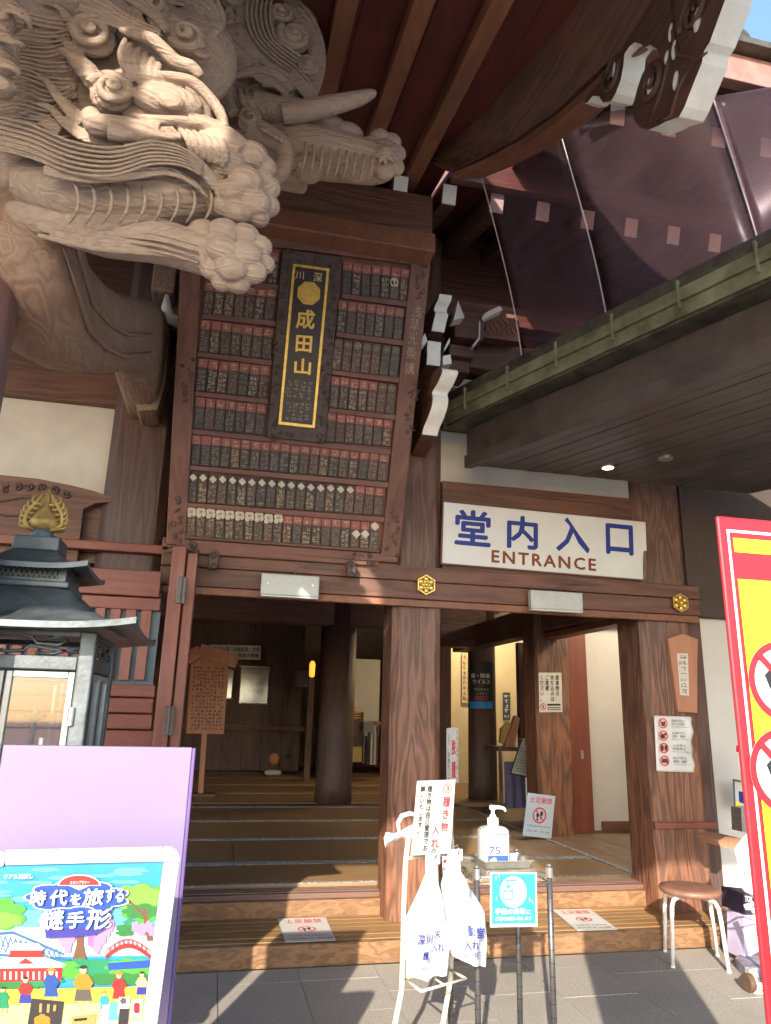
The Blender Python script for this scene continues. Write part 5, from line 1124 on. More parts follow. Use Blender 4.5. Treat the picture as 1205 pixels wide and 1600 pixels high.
# ================================================================== STOOL
SC = Vector((2.955, 4.375, 0)); sz = A(1083,1388,4.38).z
ST = thing('round_stool', 'round stool with brown seat and white tube legs in front of the step', 'stool', SC)
b = MB(); b.lathe([(.165,-.025),(.178,-.018),(.183,-.004),(.178,.008),(.150,.014),(.05,.016),(.01,.016)], SC+Vector((0,0,sz)), 36); b.build('seat', paint('brown vinyl seat', (.27,.135,.09), .4, 0, .12, 10, .15, 80), ST, smooth=True)
WT = paint('white painted tube', (.80,.77,.70), .35, 0, .05, 20)
for a in (20, 110, 200, 290):
    d = Vector((math.cos(R_(a)), math.sin(R_(a)), 0)); b = MB()
    b.tube([SC+d*.03+Vector((0,0,sz-.035)), SC+d*.12+Vector((0,0,sz-.035)), SC+d*.165+Vector((0,0,sz-.045)), SC+d*.185+Vector((0,0,sz-.075)), SC+d*.195+Vector((0,0,sz-.15)), SC+d*.215+Vector((0,0,.012))], .0125, 12); lg = b.build('leg', WT, ST, smooth=True)
    b = MB(); b.tube([SC+d*.2155+Vector((0,0,.012)), SC+d*.216], .0135, 12); b.build('foot_cap', WT, lg)
# ================================================================== FLOOR NOTICES and other paper signs
def shoes(S, par, a, b_, r):
    m_ = MB(); S.disc(m_, a, b_, r, 0, .0012, 28, r*.82)
    d = r*.62; lu, lv = S.u.length, S.v.length; S.bar(m_, a-d/lu, b_-d/lv, a+d/lu, b_+d/lv, r*.16, 0, .0022); m_.build('ban_ring', REDI, par)
    m_ = MB()
    for s_ in (-1, 1):
        def E(x, y, rx, ry, n=12): S.poly(m_, [(a+(x+rx*math.cos(t))*r/lu, b_+(y+ry*math.sin(t))*r/lv) for t in [6.2832*i/n for i in range(n)]], 0, .0016)
        E(s_*.28, -.12*s_-.12, .2, .34); E(s_*.26, -.12*s_+.42, .14, .17)
    m_.build('shoe_print', BLACK, par)
def notice(lab, pts, Z):
    tl, tr, br, bl = [AZ(x, y, Z) for x, y in pts]; S = Sheet(tl, tr, bl)
    N_ = thing('floor_notice', lab, 'notice', (tl+br)/2, 'no shoes notices on the step')
    b = MB(); 
    def f(u, v): p = tl.lerp(tr, u).lerp(bl.lerp(br, u), v); return p+Vector((0,0,.0015+.004*abs(noise.noise(Vector((p.x*6,p.y*6,Z))))*0))
    b.grid(f, 1, 1); p = b.build('sheet', WHITEP, N_, recalc=False); m_ = p.modifiers.new('s', 'SOLIDIFY'); m_.thickness = .0015
    S.text('lettering', '土足厳禁', .12, .06, .88, .24, REDI, N_, .02, .003); S.o = S.o+Vector((0,0,.002)); shoes(S, N_, .5, .50, .055)
    b = MB(); S.scribble(b, .12, .74, .88, .80, 22, 1, 0, .002, .8, .12); S.scribble(b, .08, .85, .92, .92, 16, 1, 0, .002, .8, .12); o = b.build('small_print', BLACK, N_); o['kind'] = 'stuff'
notice('white no shoes notice lying on the step left of the bag rack', [(434,1436),(509,1434),(525,1470),(446,1473)], .1225)
notice('white no shoes notice lying on the step left of the stool', [(863,1422),(922,1421),(966,1453),(902,1455)], .1225)
def papersign(name, lab, cat, tl, tr, bl, th=.004, mat=None, frame=None):
    S = Sheet(tl, tr, bl); N_ = thing(name, lab, cat, S.P(.5,1)); b = MB()
    b.hexa([S.P(0,1,-th),S.P(1,1,-th),S.P(1,1,0),S.P(0,1,0),S.P(0,0,-th),S.P(1,0,-th),S.P(1,0,0),S.P(0,0,0)]); b.build('sheet', mat or WHITEP, N_); return S, N_
LBL = paint('pale blue panel', (.48,.58,.68), .5, 0, .04, 6)
S, N_ = papersign('no_shoes_board', 'pale blue no shoes board leaning against the inner pillar', 'sign', A(825,1238.5,7.02), A(868,1244,7.06), A(817,1305.5,6.92), .008, LBL)
S.text('lettering', '土足厳禁', .10, .07, .90, .22, REDI, N_, .01); shoes(S, N_, .5, .50, .075)
b = MB(); S.scribble(b, .10, .73, .92, .78, 24, 1, 0, .002, .8, .12); S.scribble(b, .10, .85, .92, .90, 16, 1, 0, .002, .8, .12); o = b.build('small_print', BLACK, N_); o['kind'] = 'stuff'
S, N_ = papersign('food_notice', 'white paper notice about food and drink on the inner square pillar', 'notice', A(842,1051,7.15), A(877.5,1051,7.15), A(843,1113,7.15))
for i, t_ in enumerate(('飲食物の','持ち込みは','ご遠慮','ください。')): S.text('lettering', t_, .72-.225*i, .06, .88-.225*i, .06+.155*len(t_)*.86, BLACK, N_, .05, vertical=True)
b = MB(); S.disc(b, .16, .86, .034, 0, .0015, 20, .026); S.bar(b, .08,.80,.24,.92,.007,0,.0018); b.build('ban_ring', REDI, N_); b = MB(); S.rect(b, .34,.79,.92,.84,0,.0015); S.rect(b,.34,.88,.92,.905,0,.0015); S.rect(b,.34,.93,.92,.95,0,.0015); S.rect(b,.13,.82,.19,.90,0,.0012); b.build('small_print', BLACK, N_)
# rules sheet on the right pillar (wavy plastic)
tl, tr, br, bl = A(1022,1118,4.945), A(1081,1120,4.945), A(1086,1207,4.945), A(1026,1205,4.945)
S = Sheet(tl, tr, bl); N_ = thing('rules_sheet', 'wrinkled white rules sheet with four red ban rings on the right pillar', 'notice', S.P(.5,1))
def wav(u, v): p = tl.lerp(tr, u).lerp(bl.lerp(br, u), v); e_ = max(0, u-.8)*5; return p+Vector((-.012*e_*math.sin(v*11)**2*(v > .05), -.010*math.sin(u*5+v*7)*u*.6-.012*e_*math.sin(v*9), 0))
b = MB(); b.grid(wav, 14, 22); o = b.build('sheet', WHITEP, N_, smooth=True); m_ = o.modifiers.new('s', 'SOLIDIFY'); m_.thickness = .001
for k, (t1, t2, t3) in enumerate((('撮影禁止','禁止拍照','Photography is prohibited'),('お静かに','肃 静','Please respect'),('土足禁止','穿鞋禁止','Shoes prohibited'),('帽子禁止','脱 帽','Taking off the cap'))):
    y = .135+.225*k; b = MB(); S.disc(b, .20, y, .036, 0, .013, 24, .029); d = .022; S.bar(b, .20-d/S.u.length, y-d/S.v.length, .20+d/S.u.length, y+d/S.v.length, .006, 0, .0145); b.build('ban_ring', REDI, N_)
    b = MB()
    if k == 0: S.poly(b, [(.15,y-.02),(.26,y-.03),(.25,y+.05),(.17,y+.05)], 0, .0135)
    elif k == 1: S.disc(b, .18, y+.01, .017, 0, .0135, 14); S.disc(b, .25, y-.025, .009, 0, .0135, 10)
    elif k == 2:
        for s_ in (-1,1): S.poly(b, [(.2+s_*.05-.03,y-.05),(.2+s_*.05+.03,y-.05),(.2+s_*.05+.025,y+.05),(.2+s_*.05-.025,y+.05)], 0, .0135)
    else: S.poly(b, [(.12,y+.03),(.14,y-.03),(.24,y-.04),(.28,y+.01),(.30,y+.04)], 0, .0135)
    b.build('pictogram', BLACK, N_)
    S.text('lettering', t1, .42, y-.075, .42+.09*4, y-.030, GREYI, N_, 0, .013); S.text('lettering', t2, .42, y-.015, .42+.09*4, y+.03, GREYI, N_, 0, .013); S.text('lettering', t3, .42, y+.05, .88, y+.075, GREYI, N_, 0, .013)
# wooden shrine plank
S = Sheet(A(1044,994,4.94), A(1090,999,4.94), A(1058,1112,4.94)); N_ = thing('wooden_name_plank', 'tapered cedar plank with painted characters on the right pillar', 'plaque', S.P(.5,1))
b = MB(); pl_ = [A(x, y, 4.93) for x, y in [(1044,998),(1067,990),(1090,999),(1089.5,1114),(1060,1112)]]; b.prism(pl_, (0,.03,0)); b.build('plank', W['sapling'], N_, .004)
b = MB(); b.prism([A(x, y, 4.926) for x, y in [(1058,1021),(1075,1021),(1077,1087),(1063,1086)]], (0,.004,0)); b.build('paper', PLASTER, N_)
b = MB(); PxRect(Sheet(A(1058,1021,4.925),A(1075,1021,4.925),A(1060,1087,4.925)), (1060,1023),(1074,1023),(1076,1085),(1064,1084)).scribble(b, 0,0,1,1,1,7,0,.001,.8,.09); b.build('brush_writing', W['plaqx'], N_)
# ================================================================== RED AND YELLOW SIGN close at the right
YS = 1.10
SR = thing('yellow_warning_sign', 'red and yellow warning sign board standing closest at the right edge', 'sign', (1.2, YS, 0))
sx0 = A(1120,805,YS).x; szt = A(1120,805,YS).z; RedM = paint('bright red board', (.34,.010,.018), .4, 0, .03, 6); YelM = paint('bright yellow print', (.90,.72,.01), .45, 0, .02, 6)
def SP(x, y, h=0): return A(x, y, YS-h)
b = MB(); b.box(sx0, sx0+.60, YS, YS+.008, .12, szt); b.build('board', RedM, SR, .004)
YR0 = .0012
def srect(mb, dx0, dz0, dx1, dz1, h): mb.add([(sx0+dx0,YS-h,szt-dz0),(sx0+dx1,YS-h,szt-dz0),(sx0+dx1,YS-h,szt-dz1),(sx0+dx0,YS-h,szt-dz1)], [(0,1,2,3)])
b = MB(); wl = .0165; hb_ = szt-.14
srect(b, wl, .025, .58, .030, .001); srect(b, wl, .030, wl+.005, hb_, .001); srect(b, .575, .03, .58, hb_, .001); b.build('white_line', WHITEI, SR)
b = MB(); srect(b, .028, .040, .566, .066, .001); b.build('yellow_band', YelM, SR)
b = MB(); srect(b, .029, .115, .564, hb_-.03, .001); b.build('yellow_field', YelM, SR)
for (px, py, r) in ((1222,1065,.068),(1226,1205,.068)):
    c = SP(px, py); S = Sheet(c+Vector((-.1,-.001,.1)), c+Vector((.1,-.001,.1)), c+Vector((-.1,-.001,-.1)))
    b = MB(); S.disc(b, .5, .5, r, 0, .001, 40); b.build('ban_disc', WHITEI, SR); b = MB(); S.disc(b, .5, .5, r, 0, .0016, 40, r*.82); S.bar(b, .5-.24, .5-.24, .5+.24, .5+.24, r*.17, 0, .0030); b.build('ban_ring', RedM, SR)
    b = MB(); S.poly(b, [(.32,.45),(.40,.38),(.46,.44),(.62,.46),(.68,.60),(.58,.70),(.44,.66),(.36,.56)], 0, .0022); b.build('pictogram', BLACK, SR)
for x in (sx0+.10, sx0+.50):
    b = MB(); b.box(x-.015, x+.015, YS+.009, YS+.03, 0, 1.2); b.box(x-.015, x+.015, YS-.2, YS+.25, 0, .02); b.build('stand_leg', STEEL, SR, .003)
# ================================================================== CLUTTER by the right wall
RK2 = thing('rolling_tube_rack', 'cream tube rack on a caster behind the yellow warning sign', 'rack', (3.0, 3.9, 0))
gz = lambda x, y, Y: A(x, y, Y)
b = MB(); b.tube([gz(1176,1418,3.95), gz(1184,1450,3.95), gz(1195,1500,3.95), gz(1199,1528,3.95), gz(1192,1542,3.92), gz(1180,1546,3.9)], .012, 10); b.build('upright', CREAM, RK2, smooth=True)
b = MB(); b.tube([gz(1180,1536,3.92), gz(1230,1548,3.9)], .010, 8); b.build('foot_tube', CREAM, RK2, smooth=True); b = MB(); b.tube([gz(1178,1549,3.86), gz(1230,1562,3.84)], .010, 8); b.build('foot_tube', CREAM, RK2, smooth=True)
b = MB(); b.tube([gz(1163,1415,3.9), gz(1178,1411,3.95), gz(1215,1420,3.9), gz(1190,1424,3.85), gz(1163,1417,3.9)], .006, 8); b.build('wire_loop', CREAM, RK2, smooth=True)
c = gz(1172,1554,3.88); c.z = .045
b = MB(); b.tube([c+Vector((-.018,0,0)), c+Vector((.018,0,0))], .045, 20); b.build('caster_wheel', paint('brown rubber wheel', (.13,.075,.045), .6, 0, .1, 10), RK2, .005); b = MB(); b.tube([c+Vector((.02,0,0)), c+Vector((.032,0,0))], .034, 16); b.box(c.x+.018, c.x+.04, c.y-.02, c.y+.02, .05, .10); b.build('caster_fork', CREAM, RK2, .003)
def rbag(lab, Lp, Rp, Y, ph):
    L_ = [A(x, y, Y) for x, y in Lp]; R2 = [A(x, y, Y) for x, y in Rp]
    def f(u, v, s_=1): p = bez(L_, v).lerp(bez(R2, v), u); d = .045*math.sin(math.pi*u)*(.5+.5*math.sin(math.pi*v)) + .014*noise.noise(Vector((p.x*25+ph, p.z*25, s_)))*math.sin(math.pi*u); return Vector((p.x, p.y-s_*d, p.z))
    b = MB(); b.grid(lambda u, v: f(u, v), 14, 24); b.grid(lambda u, v: f(1-u, v, -1), 14, 24); tag(b.build('paper_bag', BAGM, None, smooth=True), lab, 'bag')
rbag('white bag hanging over the top of the rolling rack', [(1170,1300),(1158,1312),(1147,1327),(1152,1345),(1155,1362)], [(1178,1304),(1182,1320),(1180,1340),(1176,1350),(1172,1352)], 4.0, 1)
rbag('lower white bag hanging on the rolling rack above the wire loop', [(1172,1345),(1165,1362),(1158,1386),(1164,1394),(1178,1400)], [(1180,1340),(1182,1360),(1186,1385),(1188,1402),(1187,1412)], 3.96, 5)
b = MB(); tl_ = A(1122,1314,4.5); 
b.prism([A(x, y, 4.5) for x, y in [(1122,1314),(1126,1323),(1152,1327),(1160,1318),(1158,1310),(1134,1307)]], (0,.22,.0)); tag(b.build('wooden_tray', W['sapling'], None, .006), 'small wooden tray shelf against the white wall at the right', 'tray')
S, N_ = papersign('wall_leaflet', 'white leaflet with photo pinned in a holder on the right white wall', 'leaflet', A(1145,1217,4.9), A(1172,1222,4.9), A(1147,1259,4.9))
b = MB(); S.rect(b, .3,.42,1,.85,0,.001); b.build('printed_photo', NAVY, N_); b = MB(); S.rect(b,.08,.82,.35,1,0,.002); b.build('yellow_corner', YelM, N_); b = MB(); S.rect(b,0,0,.08,1,0,.003); S.rect(b,.08,0,1,.08,0,.003); b.build('holder', POLE, N_)
S, N_ = papersign('vertical_notice', 'narrow slanted notice with red characters half hidden behind the yellow sign', 'notice', A(1150,1178,4.6), A(1168,1176,4.6), A(1162,1240,4.6))
S.text('lettering', '拝観券売場', .25, .04, .85, .95, REDI, N_, .05, vertical=True); b = MB(); b.prism([A(x, y, 4.59) for x, y in [(1152,1165),(1172,1165),(1172,1175),(1152,1175)]], (0,.01,0)); b.build('red_header', REDI, N_)
S, N_ = papersign('stacked_leaflet_box', 'dark purple box with white lettering under the hanging bags', 'box', A(1161,1396,4.25), A(1200,1400,4.25), A(1162,1428,4.25), .2, ink('dark purple card','#2e2644'))
S.text('lettering', 'TOKYO', .06,.1,.6,.4,WHITEI,N_,.02); S.text('lettering','BIRDS',.06,.5,.6,.8,WHITEI,N_,.02)
LAVP = paint('lavender paper', (.55,.48,.66), .6, 0, .1, 8); GRP = paint('grey patterned paper', (.33,.31,.36), .6, 0, .3, 14)
b = MB(); b.prism([A(x, y, 4.25) for x, y in [(1162,1430),(1200,1430),(1196,1480),(1163,1500)]], (0,.15,0)); tag(b.build('lavender_carton', LAVP, None, .004), 'open lavender carton standing at the end of the step', 'carton')
b = MB(); b.prism([AZ(x, y, .004) for x, y in [(1150,1512),(1178,1490),(1205,1500),(1210,1530),(1165,1526)]], (0,0,.05)); tag(b.build('folded_sheet', GRP, None, .01), 'folded grey patterned sheet on the paving by the carton', 'cloth')
b = MB(); b.prism([A(x, y, 4.45) for x, y in [(1158,1262),(1180,1262),(1182,1300),(1160,1300)]], (0,.1,0)); tag(b.build('metal_box', STEEL, None, .004), 'small grey metal box under the leaflet at the right', 'box')
# ================================================================== INSIDE THE HALL
NBD = thing('stake_notice_board', 'cedar notice board with small gable roof on a stake inside the hall', 'notice board', A(314,1245,10.3))
b = MB(); b.prism([A(x, y, 10.3) for x, y in [(299,1033),(312,1024),(357,1036),(350,1147),(291,1146)]], (0,.04,0)); b.build('board', W['sapling'], NBD, .005)
b = MB(); b.beam(A(288,1031,10.25), A(314,1017,10.25), .16, .035, (0,1,0)); b.beam(A(312,1016,10.22), A(371,1034,10.22), .18, .035, (0,1,0)); b.build('gable_roof', W['sapling'], NBD)
b = MB(); b.beam(A(320,1140,10.36), A(313,1247,10.36), .07, .05, (0,1,0)); b.build('stake', W['sapling'], NBD, .005)
b = MB(); S = Sheet(A(299,1033,10.295), A(356,1036,10.295), A(291,1146,10.295)); PxRect(S, (302,1040),(352,1042),(347,1142),(296,1141)).scribble(b, 0,0,1,1,9,18,0,.002,.75,.12); o = b.build('brush_writing', BLACK, NBD); o['kind'] = 'stuff'
b = MB(); c = A(314,1247,10.36); b.box(c.x-.18, c.x+.18, 10.25, 10.5, .286, .33); b.build('base', W['post'], NBD, .01)
S, N_ = papersign('donor_sign', 'white horizontal sign with black characters high on the back wall', 'sign', A(327,1007,14.2), A(408,1009,14.2), A(326,1029,14.2), .03, paint('greyish sign board', (.55,.55,.54), .6, 0, .05, 5))
S.text('lettering', 'モンゴル国「北極星賞」受賞', .03, .12, .97, .46, BLACK, N_, .02, .004); S.text('lettering', '杉山貫龍氏寄贈', .40, .56, .95, .90, BLACK, N_, .02, .004)
MIR = paint('glossy picture glass', (.30,.34,.38), .06, .6, .3, 2.2)
for k, (x0, y0, x1, y1, lab) in enumerate(((375,1041,420,1100,'large glazed picture frame on the dark back wall'),(355,1046,364,1092,'narrow glazed picture frame behind the stake notice board'))):
    F_ = thing('picture_frame', lab, 'picture frame', A((x0+x1)/2, y1, 14.25)); b = MB(); PB(b, x0, y0, x1, y1, 14.27, .03); b.build('glass', MIR, F_)
    b = MB()
    for q in ((x0,y0,x1,y0+1.3),(x0,y1-1.3,x1,y1),(x0,y0+1.3,x0+1.2,y1-1.3),(x1-1.2,y0+1.3,x1,y1-1.3)): PB(b, *q, 14.255, .04)
    b.build('frame', PALE, F_)
F_ = thing('small_picture_frame', 'small brown framed sheet left of the inner round pillar', 'picture frame', A(472,1074,13.8)); b = MB(); PB(b, 462, 1048, 483, 1074, 13.8, .03); b.build('frame', W['rafter'], F_); b = MB(); PB(b, 464, 1052, 482, 1072, 13.79, .008); b.build('sheet', GREYI, F_)
LMP = thing('wall_lamp', 'glowing orange lamp beside the inner round pillar', 'lamp', A(488,1060,12.5))
b = MB(); c = A(488,1045,12.5); b.lathe([(.02,-.14),(.045,-.12),(.05,.08),(.025,.13)], c, 16); b.build('lamp_shade', paint('glowing amber shade', (1,.38,.04), .5, 0, 0, 4, emit=.45), LMP, smooth=True)
b = MB(); b.box(c.x-.05, c.x+.05, 12.5, 12.6, .29, c.z-.16); b.build('lamp_post', W['post'], LMP, .01)
b = MB(); X = PB(b, 540, 1166, 566, 1191, 12.6, .4); tag(b.build('yellow_box', paint('yellow cloth box', (.50,.36,.12), .7, 0, .06, 5), None, .02), 'yellow cube box on the tatami right of the inner round pillar', 'box')
for k, (x0, y0, x1, y1, Y, mt, nm, lab, cat) in enumerate(((568,1128,585,1145,12.4,GREYI,'grey_cabinet','small grey cabinet standing beside the yellow cube box','cabinet'),(579,1145,588,1195,12.5,HOUS,'white_stand','slim pale stand in front of the dark table','stand'))):
    b = MB(); PB(b, x0, y0, x1, y1, Y, .3); 
    if k == 0: PB(b, x0, y1, x0+2, y1+48, Y, .05); PB(b, x1-2, y1, x1, y1+48, Y, .05)
    tag(b.build(nm, mt, None, .01), lab, cat)
TB_ = thing('dark_table', 'dark wooden table deep inside the hall behind the grey cabinet', 'table', A(595,1195,12.8)); b = MB(); PB(b, 586, 1128, 612, 1133, 12.6, .6); b.build('tabletop', W['rafter'], TB_, .006)
for xx in (588, 608):
    for yy in (12.65, 13.1): b = MB(); PB(b, xx, 1134, xx+2.5, 1197, yy, .04); b.build('leg', W['post'], TB_)
MK = thing('wooden_drum', 'pale round wooden drum on a cushion near the back wall', 'drum', A(428,1196,13.5)); b = MB(); c = A(428,1186,13.5); b.ell(c, (.10,.09,.10), 16, 10); b.build('drum_body', W['sapling'], MK, smooth=True); b = MB(); b.lathe([(.12,0),(.15,.03),(.14,.07),(.10,.08)], Vector((c.x,c.y,.30)), 20); b.build('cushion', PLASTER, MK, smooth=True)
BZ = thing('altar_figure', 'gilded altar ornament on a dark chest beside the inner round pillar', 'altar', A(553,1165,12.9)); b = MB(); PB(b, 538, 1112, 568, 1165, 12.9, .35); b.build('chest', W['post'], BZ, .01)
for k in range(5):
    b = MB(); b.tube([A(542,1110+k*4,12.86), A(552,1107+k*4,12.84), A(564,1105+k*4,12.86)], [.006,.014,.006], 8); b.build('cord', GOLDP, BZ, smooth=True)
b = MB(); b.lathe([(.03,0),(.05,.05),(.035,.12),(.04,.2),(.02,.3)], A(547,1108,12.95), 14); b.build('figure', GOLDP, BZ, smooth=True)
# round pillar poster (curved)
S_c = Vector((3.72,10.1,0)); r_ = .204
zt_, zb2 = A(755,1035,9.9).z, A(755,1107,9.9).z
PP = thing('pillar_poster', 'dark poster with blue foot wrapped round the inner right pillar', 'poster', (3.72, 9.9, zb2))
def cyl(a, z, r=r_): return Vector((S_c.x+math.sin(a)*r, S_c.y-math.cos(a)*r, z))
def cpatch(nm, a0, a1, z0, z1, mt, r): b = MB(); b.grid(lambda u, v: cyl(a0+(a1-a0)*u, z0+(z1-z0)*v, r), 12, 1); return b.build(nm, mt, PP, smooth=True, recalc=False)
aa0, aa1 = -1.35, .45
cpatch('sheet', aa0, aa1, zb2, zt_, ink('charcoal print','#2b2d33'), .205); cpatch('blue_foot', aa0, aa1, zb2, zb2+(zt_-zb2)*.15, ink('foot blue','#1d8fe0'), .2062)
def cyltext(t, a0, a1, f0, f1, mt, bold=.05):
    z0, z1 = zb2+(zt_-zb2)*f0, zb2+(zt_-zb2)*f1
    o = letters('lettering', t, ((a0+a1)/2, 0, (z0+z1)/2), (1,0,0), (0,0,1), a1-a0, z1-z0, mt, PP, bold)
    M0 = WM[o.name]
    for v in o.data.vertices: v.co = cyl(v.co.x, v.co.z, .2066)
cyltext('菌・除菌', -1.15, .25, .66, .76, WHITEI); cyltext('ウイルス', -1.0, .25, .53, .63, WHITEI); cyltext('プロテクト', -.9, .15, .38, .44, WHITEI, .01); cyltext('システム', -.7, .05, .29, .35, WHITEI, .01); cyltext('施工済', -.85, .10, .18, .27, REDI)
# calligraphy scroll and dark strip on the pale inner walls
S, N_ = papersign('calligraphy_scroll', 'hanging calligraphy sheet on the lit cream wall', 'scroll', A(722,1020,12.25), A(742,1022,12.25), A(722,1098,12.25), .004, paint('aged paper',(.62,.54,.38),.8,0,.06,5))
b = MB(); S.scribble(b, .05,.05,.95,.95,3,9,0,.004,.8,.12); o = b.build('brush_writing', W['plaqx'], N_); o['kind'] = 'stuff'
S, N_ = papersign('dark_wall_poster', 'narrow dark blue poster on the cream wall between the inner pillars', 'poster', A(786,1082,12.25), A(797,1082,12.25), A(786,1125,12.25), .004, ink('slate blue print','#3b4a66'))
b = MB(); S.scribble(b, .1,.05,.9,.95,1,5,0,.004,.8,.12); b.build('lettering', WHITEI, N_)
# counter with boards, cloth covered table, lectern sign
CN = thing('reception_counter', 'dark counter with lavender cloth skirt behind the inner square pillar', 'counter', A(815,1262,8.6))
b = MB(); PB(b, 780, 1168, 846, 1174, 8.6, .5); b.build('counter_top', W['post'], CN, .006)
PUR_ = paint('slate lavender cloth', (.16,.15,.28), .8, 0, .1, 6)
b = MB(); c0_, c1_ = A(788,1220,8.55), A(846,1220,8.55); zt2, zb3 = A(815,1190,8.55).z, A(815,1262,8.55).z
b.grid(lambda u, v: Vector((c0_.x+(c1_.x-c0_.x)*u, 8.55+.02*math.sin(u*26)*v-.02*v, zt2+(zb3-zt2)*v)), 40, 6); b.build('cloth_skirt', PUR_, CN, smooth=True)
b = MB(); PB(b, 782, 1174, 786, 1262, 8.62, .05); b.build('leg', STEEL, CN)
b = MB(); b.prism([A(x, y, 8.75) for x, y in [(788,1168),(806,1118),(813,1122),(804,1168)]], (0,.08,0)); tag(b.build('leaning_board', W['sapling'], None, .004), 'tall cedar board leaning on the reception counter', 'board')
b = MB(); b.prism([A(x, y, 8.80) for x, y in [(782,1160),(784,1138),(794,1128),(800,1132),(792,1165)]], (0,.06,0)); tag(b.build('yellow_fan_board', paint('ochre board',(.42,.30,.07),.6,0,.1,5), None, .006), 'ochre rounded board standing left of the leaning cedar board', 'board')
b = MB(); PB(b, 826, 1155, 846, 1198, 8.45, .3); tag(b.build('offering_box', W['rafter'], None, .01), 'brown wooden box on the counter beside the square pillar', 'box')
S, N_ = papersign('lectern_sign', 'slanted black framed notice sheet on a metal stand by the counter', 'sign', A(816,1151,7.9), A(843,1157,7.9), A(797,1209,7.8), .012, BLACK)
b = MB(); S.rect(b, .06,.03,.94,.97,0,.001); b.build('sheet_face', HOUS, N_); b = MB(); S.scribble(b, .15,.08,.85,.22,3,1,0,.002,.8,.12); b.build('title', REDI, N_); b = MB(); S.scribble(b, .12,.27,.9,.93,9,9,0,.002,.75,.12); o = b.build('small_print', BLACK, N_); o['kind'] = 'stuff'
b = MB(); b.tube([A(822,1200,7.95), A(824,1285,7.95)], .014, 8); b.build('stand_pole', STEEL, N_)
S, N_ = papersign('remove_shoes_sign', 'tall narrow white sign with red characters behind the central pillar', 'sign', A(698,1138,6.2), A(716,1136,6.2), A(698,1225,6.2), .01)
for t_, y0, y1 in (('脱',.22,.50),('履',.62,.92)): S.text('lettering', t_, .42, y0, .78, y1, REDI, N_, .07)
S.text('lettering', 'して、お参りくだ', .10, .10, .30, .98, BLACK, N_, .01, vertical=True); S.text('lettering', '堂内は履物を脱いで', .84, .05, .96, .98, BLACK, N_, 0, vertical=True)
b = MB(); b.tube([A(707,1220,6.22), Vector((A(707,1220,6.22).x, 6.22, .28))], .012, 8); b.build('stand_pole', STEEL, N_); b = MB(); c = A(707,1220,6.22); b.box(c.x-.12, c.x+.12, 6.12, 6.34, .271, .285); b.build('stand_base', STEEL, N_)
# assumed ceiling lamp, unseen, added to light the pale inner wall
CLm = thing('assumed_inner_lamp', 'assumed small warm ceiling lamp lighting the cream inner wall', 'lamp', (4.3, 11.2, 3.2))
b = MB(); b.lathe([(.10,.0),(.13,.03),(.10,.09),(.03,.10)], (4.3,11.2,3.19), 20); b.build('lamp_shade', LAMPW, CLm, smooth=True)
ld = bpy.data.lights.new('assumed_inner_light', 'POINT'); ld.energy = 28; ld.color = (1,.78,.45); ld.shadow_soft_size = .12
lo = bpy.data.objects.new('assumed_inner_light', ld); COL.objects.link(lo); lo.location = (4.3, 11.2, 3.08)
C2 = thing('added_corridor_lamp', 'unseen ceiling lamp added to brighten the corridor behind the right doorway', 'lamp', (4.45, 6.3, 3.1))  # unseen lamp, added to brighten the white panel and floor
b = MB(); b.lathe([(.10,.0),(.14,.03),(.12,.09),(.03,.10)], (4.45,6.3,3.05), 20); b.build('lamp_shade', LAMPW, C2, smooth=True)
b = MB(); b.tube([(4.45,6.3,3.15),(4.45,6.3,3.60)], .01, 8); b.build('cord', BLACK, C2); b = MB(); b.box(3.6, 5.2, 6.24, 6.36, 3.60, 3.70); b.build('added_lamp_rail', W['beam'], C2)  # cord and rail added to hold the added lamp
ld = bpy.data.lights.new('added_corridor_light', 'POINT'); ld.energy = 26; ld.color = (1,.86,.64); ld.shadow_soft_size = .12  # added light of the unseen corridor lamp
lo = bpy.data.objects.new('added_corridor_light', ld); COL.objects.link(lo); lo.location = (4.45, 6.3, 2.95)
